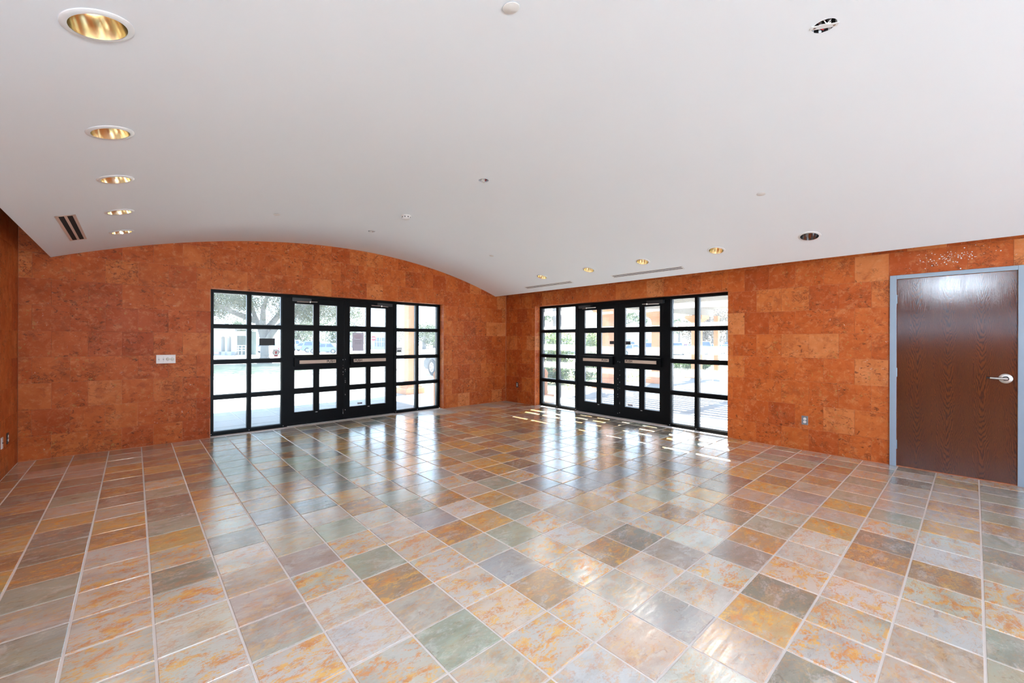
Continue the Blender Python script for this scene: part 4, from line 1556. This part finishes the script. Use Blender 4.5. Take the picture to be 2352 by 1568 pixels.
def car(name, label, kind, colour, x, y, heading, group='cars parked outside'):
    P = {'suv': (4.6, .93, .95, 1.68, -2.2, .95, -1.95, .25), 'sedan': (4.5, .88, .84, 1.42, -1.75, 1.05, -1.05, .35),
         'pickup': (5.5, .98, 1.02, 1.85, -.55, 1.35, -.35, .75)}[kind]
    L, W, belt, H, c0, c1, r0, r1 = P
    t = empty(name, label, 'car', (x, y, ground_z(x, y) + (.07 if False else 0)), group, None, heading)
    h = L / 2
    bm = bmesh.new()
    side = [(-h, .34), (-h - .04, .60), (-h + .05, belt - .06), (c0 - .05, belt), (c1, belt), (h - .25, belt - .14), (h, .66), (h + .03, .40), (h - .08, .24), (-h + .12, .24)]
    mb = MB().prism(side, 1, -W, W)
    me = mb.mesh('body', paint(colour[0], colour[1]))
    bm.from_mesh(me)
    bmesh.ops.bevel(bm, geom=[e for e in bm.edges if abs(e.verts[0].co.y - e.verts[1].co.y) < .01], offset=.07, segments=2, affect='EDGES')
    bm.to_mesh(me)
    bm.free()
    body = put('body', me, t)
    mb = MB()
    frustum(mb, c0, c1, W - .06, belt - .01, r0, r1, W - .24, H)
    mb.build('cabin', paint(colour[0], colour[1]), t)
    # windows sit just proud of the cabin faces
    def lerp(a, b, f):
        return a + (b - a) * f
    for s_ in (-1, 1):
        for fa, fb in ((.08, .47), (.53, .92)):
            q = []
            for fx, fz in ((fa, .12), (fb, .12), (fb, .86), (fa, .86)):
                xx = lerp(lerp(c0, r0, fz), lerp(c1, r1, fz), fx)
                q.append((xx, s_ * (lerp(W - .06, W - .24, fz) + .006), lerp(belt, H, fz)))
            q2 = [(a, b - s_ * .02, c) for a, b, c in q]
            MB().add(q + q2, [(0, 1, 2, 3), (7, 6, 5, 4), (0, 1, 5, 4), (1, 2, 6, 5), (2, 3, 7, 6), (3, 0, 4, 7)]).build('side_window', M['car_glass'], t)
    for nm, xa, xb, s_ in (('windscreen', c1, r1, 1), ('rear_window', c0, r0, -1)):
        q = []
        for fz, sy in ((.10, -1), (.10, 1), (.88, 1), (.88, -1)):
            q.append((lerp(xa, xb, fz) + s_ * .008, sy * lerp(W - .14, W - .32, fz), lerp(belt, H, fz)))
        q2 = [(a - s_ * .02, b, c) for a, b, c in q]
        MB().add(q + q2, [(0, 1, 2, 3), (7, 6, 5, 4), (0, 1, 5, 4), (1, 2, 6, 5), (2, 3, 7, 6), (3, 0, 4, 7)]).build(nm, M['car_glass'], t)
    rw = .36 if kind != 'sedan' else .32
    for xw in (-h + .85, h - .88):
        for s_ in (-1, 1):
            wq = MB().lathe([(rw * .62, -.115), (rw * .95, -.115), (rw, -.08), (rw, .08), (rw * .95, .115), (rw * .62, .115)], (xw, s_ * (W - .08), rw), (0, s_, 0), 22, caps=False).build('wheel', M['tyre'], t)
            hb = MB().lathe([(rw * .63, .085), (rw * .60, .11), (rw * .16, .095), (rw * .12, .118), (0, .119)], (xw, s_ * (W - .08), rw), (0, s_, 0), 20)
            hb.build('hub', M['hub'], wq)
            sp = MB()
            for k in range(5):
                a = 2 * PI * k / 5
                cx_, cz_ = xw + math.cos(a) * rw * .38, rw + math.sin(a) * rw * .38
                sp.lathe([(rw * .075, .0), (rw * .075, .112)], (cx_, s_ * (W - .08), cz_), (0, s_, 0), 8)
            sp.build('hub_openings', M['tyre'], wq)
    for s_ in (-1, 1):
        MB().box(h - .16, h + .012, s_ * (W - .30) - .16, s_ * (W - .30) + .16, belt - .34, belt - .20, 0, .02).build('headlight', M['sign_white'], t)
        MB().box(-h - .045, -h + .05, s_ * (W - .16) - .11, s_ * (W - .16) + .11, belt - .34, belt - .12, 0, .02).build('tail_light', M['red_lens'], t)
    MB().box(h - .02, h + .05, -W + .08, W - .08, .30, .44, 0, .015).build('front_bumper', M['dark_plate'], t)
    MB().box(-h - .07, -h + .01, -W + .08, W - .08, .34, .48, 0, .015).build('rear_bumper', M['dark_plate'], t)
    return t


WHT, SIL, BLU, RED, NAV = ('white', (.42, .42, .43)), ('silver', (.46, .50, .56)), ('blue', (.16, .22, .40)), ('maroon', (.36, .07, .11)), ('slate', (.20, .24, .34))
PUR = ('violet', (.30, .26, .45))


def car_at(label, kind, col, px, dep, turn, name='car'):
    x, y = at(px, dep)
    return car(name, label, kind, col, x, y, -YAW + turn)


car('sport_utility_vehicle', 'silver-grey sport utility vehicle nosing out beside the left entrance, front wheel showing', 'suv', ('pale_silver', (.050, .057, .070)), 10.48, 14.38, math.radians(85.9))
car_at('white car parked behind the oak trunk', 'sedan', WHT, 611, 60, PI)
car_at('white van-like vehicle at the far left of the left door panes', 'pickup', WHT, 676, 74, .3)
car_at('slate grey sedan left of the blue vehicles', 'sedan', NAV, 699, 69, PI)
car_at('tall blue sport utility vehicle behind the door muntin', 'suv', BLU, 734, 63, 0.1)
car_at('low blue car at the right in front of the blue-roofed house', 'sedan', BLU, 748, 58, PI)
car_at('white sport utility vehicle nearest, low in the right door panes', 'sedan', WHT, 1453, 54, 0.2)
car_at('tall white vehicle with dark windows behind the nearest white one', 'pickup', WHT, 1449, 64, PI)
car_at('white sport utility vehicle seen from behind with red tail light', 'suv', WHT, 1489, 58, 1.15)
car_at('white car with sloping bonnet by the clipped bush', 'suv', WHT, 1554, 58, 1.2)
car_at('maroon car with dark windscreen right of the white car', 'sedan', RED, 1583, 66, 1.5)
car_at('white pickup truck between the last column and the slim post', 'pickup', WHT, 1616, 60, 1.75)
car_at('pale car right of the slim post', 'sedan', SIL, 1642, 68, 1.5)
car_at('violet-blue car right of the pale car', 'sedan', PUR, 1660, 61, 1.5)
car_at('blue car at the right edge of the last sidelight', 'suv', BLU, 1677, 69, 1.5)

# ------------------------------------------------------------------ far buildings
def building(name, label, px, dep, turn=0.0):
    x, y = at(px, dep)
    return empty(name, label, 'building', (x, y, ground_z(x, y)), None, None, -YAW + turn)


def arched_bay(u0, u1, zs, ztop, d0, d1, mb):
    """wall piece over an arched opening u0..u1 springing at zs"""
    r = (u1 - u0) / 2
    c = (u0 + u1) / 2
    pts = [(u0, zs)] + [(c - r * math.cos(PI * k / 10), zs + r * math.sin(PI * k / 10)) for k in range(1, 10)] + [(u1, zs), (u1, ztop), (u0, ztop)]
    mb.prism(pts, 1, d0, d1)


b = building('arcade_building', 'white stucco building with tall narrow arches left of the oak trunk', 520, 50)
MB().box(-4.5, -.86, 0, 3, 0, 3.15).build('wall', M['bldg_white'], b)
MB().box(-4.5, -.88, -.06, 0, .15, .42).build('base_band', M['brick_far'], b)
mb = MB()
for a, c in ((-.86, -.62), (-.18, .08), (.56, 1.02)):
    mb.box(a, c, 0, .4, 0, 2.05)
arched_bay(-.62, -.18, 2.05, 3.15, 0, .4, mb)
arched_bay(.08, .56, 2.05, 3.15, 0, .4, mb)
mb.box(-.86, -.62, 0, .4, 2.05, 3.15).box(-.18, .08, 0, .4, 2.05, 3.15).box(.56, 1.02, 0, .4, 2.05, 3.15)
mb.box(1.02, 2.2, 0, .4, 2.35, 2.9)
mb.box(-.86, 1.02, 0, .4, 0, .45)
mb.build('arcade', M['bldg_white'], b)
MB().box(-4.6, 2.3, -.15, 3.1, 3.15, 3.32).build('roof', M['roof_pale'], b)
MB().box(-.85, 2.2, 2.2, 2.4, 0, 2.9).build('arch_backing', M['arch_green'], b)  # added sheet, its colour stands for greenery and dark behind the arches
rl = MB()
for z in (.55, .85, 1.15):
    rl.box(1.02, 2.3, .1, .16, z, z + .05)
for u in (1.3, 1.75, 2.2):
    rl.box(u, u + .05, .1, .16, .1, 1.2)
rl.build('railing', M['trim_white'], b)
mb = MB()
for a, c in ((5.1, 5.35), (6.9, 7.2)):
    mb.box(a, c, 0, .4, 0, 1.3)
arched_bay(5.35, 6.9, 1.3, 2.9, 0, .4, mb)
mb.build('side_arch', M['bldg_white'], b)

b = building('blue_roof_house', 'small house with blue roof and white porch posts right of the blue car', 772, 98)
MB().box(-2.6, 3.6, 1.5, 5, 0, 1.75).build('wall', M['bldg_white'], b)
MB().prism([(-.2, 1.75), (5.4, 1.75), (2.6, 2.9)], 0, -3.0, 4.0).build('roof', M['roof_blue'], b)
for u in (-2.2, -1.1, 0.0, 1.1, 2.2, 3.2):
    MB().box(u, u + .14, 0, .14, 0, 1.75).build('porch_post', M['trim_white'], b)
for u in (-1.6, .4, 2.0):
    MB().box(u, u + .7, 1.44, 1.5, .5, 1.5).build('window', M['win_dark'], b)

b = building('store_building', 'pale storefront building with glazed front and a sign behind the right entrance leaf', 874, 84)
MB().box(-2.6, 3.2, .3, 6, 0, 4.3).build('wall', M['bldg_white'], b)
MB().box(-2.9, 3.4, 0, 6.2, 4.3, 4.5).build('roof', M['roof_pale'], b)
for u in (-1.2, -.25, .7, 1.6):
    wd = MB().box(u, u + .75, .22, .3, .6, 2.3).build('window', M['win_dark'], b)
    MB().box(u + .34, u + .40, .18, .22, .6, 2.3).box(u, u + .75, .18, .22, 1.45, 1.52).build('muntin', M['trim_white'], wd)
sb = MB().box(.1, 2.2, .20, .3, 2.75, 3.7).build('sign_board', M['sign_white'], b)
tx = MB()
for z, u1 in ((3.35, 1.7), (3.0, 1.35)):
    u = .45
    while u < u1:
        w_ = R.uniform(.10, .2)
        tx.box(u, u + w_, .17, .20, z, z + .2)
        u += w_ + .07
tx.build('lettering', M['print_grey'], sb, kind='stuff')

t = empty('stop_sign', 'small red octagonal road sign on a post behind the right entrance leaf', 'road sign', (*at(858, 60), ground_z(*at(858, 60))), None, None, -YAW)
MB().box(-.03, .03, 0, .05, 0, 2.45).build('post', M['steel_plate'], t)
octo = [(.36 * math.cos(PI / 8 + k * PI / 4), 2.12 + .36 * math.sin(PI / 8 + k * PI / 4)) for k in range(8)]
pl = MB().prism(octo, 1, -.02, 0).build('plate', M['sign_red'], t)
MB().box(-.26, .26, -.026, -.02, 2.06, 2.18).build('white_band', M['sign_white'], pl)

b = empty('long_white_building', 'long low white building with peach fascia and pale roof across the parking lot', 'building', (50.0, 38.0, ground_z(50, 38)))
MB().box(-19, 21, 0, 9, 0, 2.75).build('wall', M['bldg_white'], b)
MB().box(-19.4, 21.4, -.5, 0.1, 2.72, 3.05).build('fascia', M['bldg_fascia'], b)
MB().prism([(-.5, 3.05), (9.5, 3.05), (4.5, 4.9)], 0, -19.4, 21.4).build('roof', M['roof_pale'], b)
for u in (-14, -8, -2, 3.5, 9, 14.5):
    wd = MB().box(u, u + 1.6, -.04, .02, .9, 2.1).build('window', M['win_dark'], b)
    MB().box(u + .76, u + .84, -.07, -.03, .9, 2.1).build('muntin', M['trim_white'], wd)
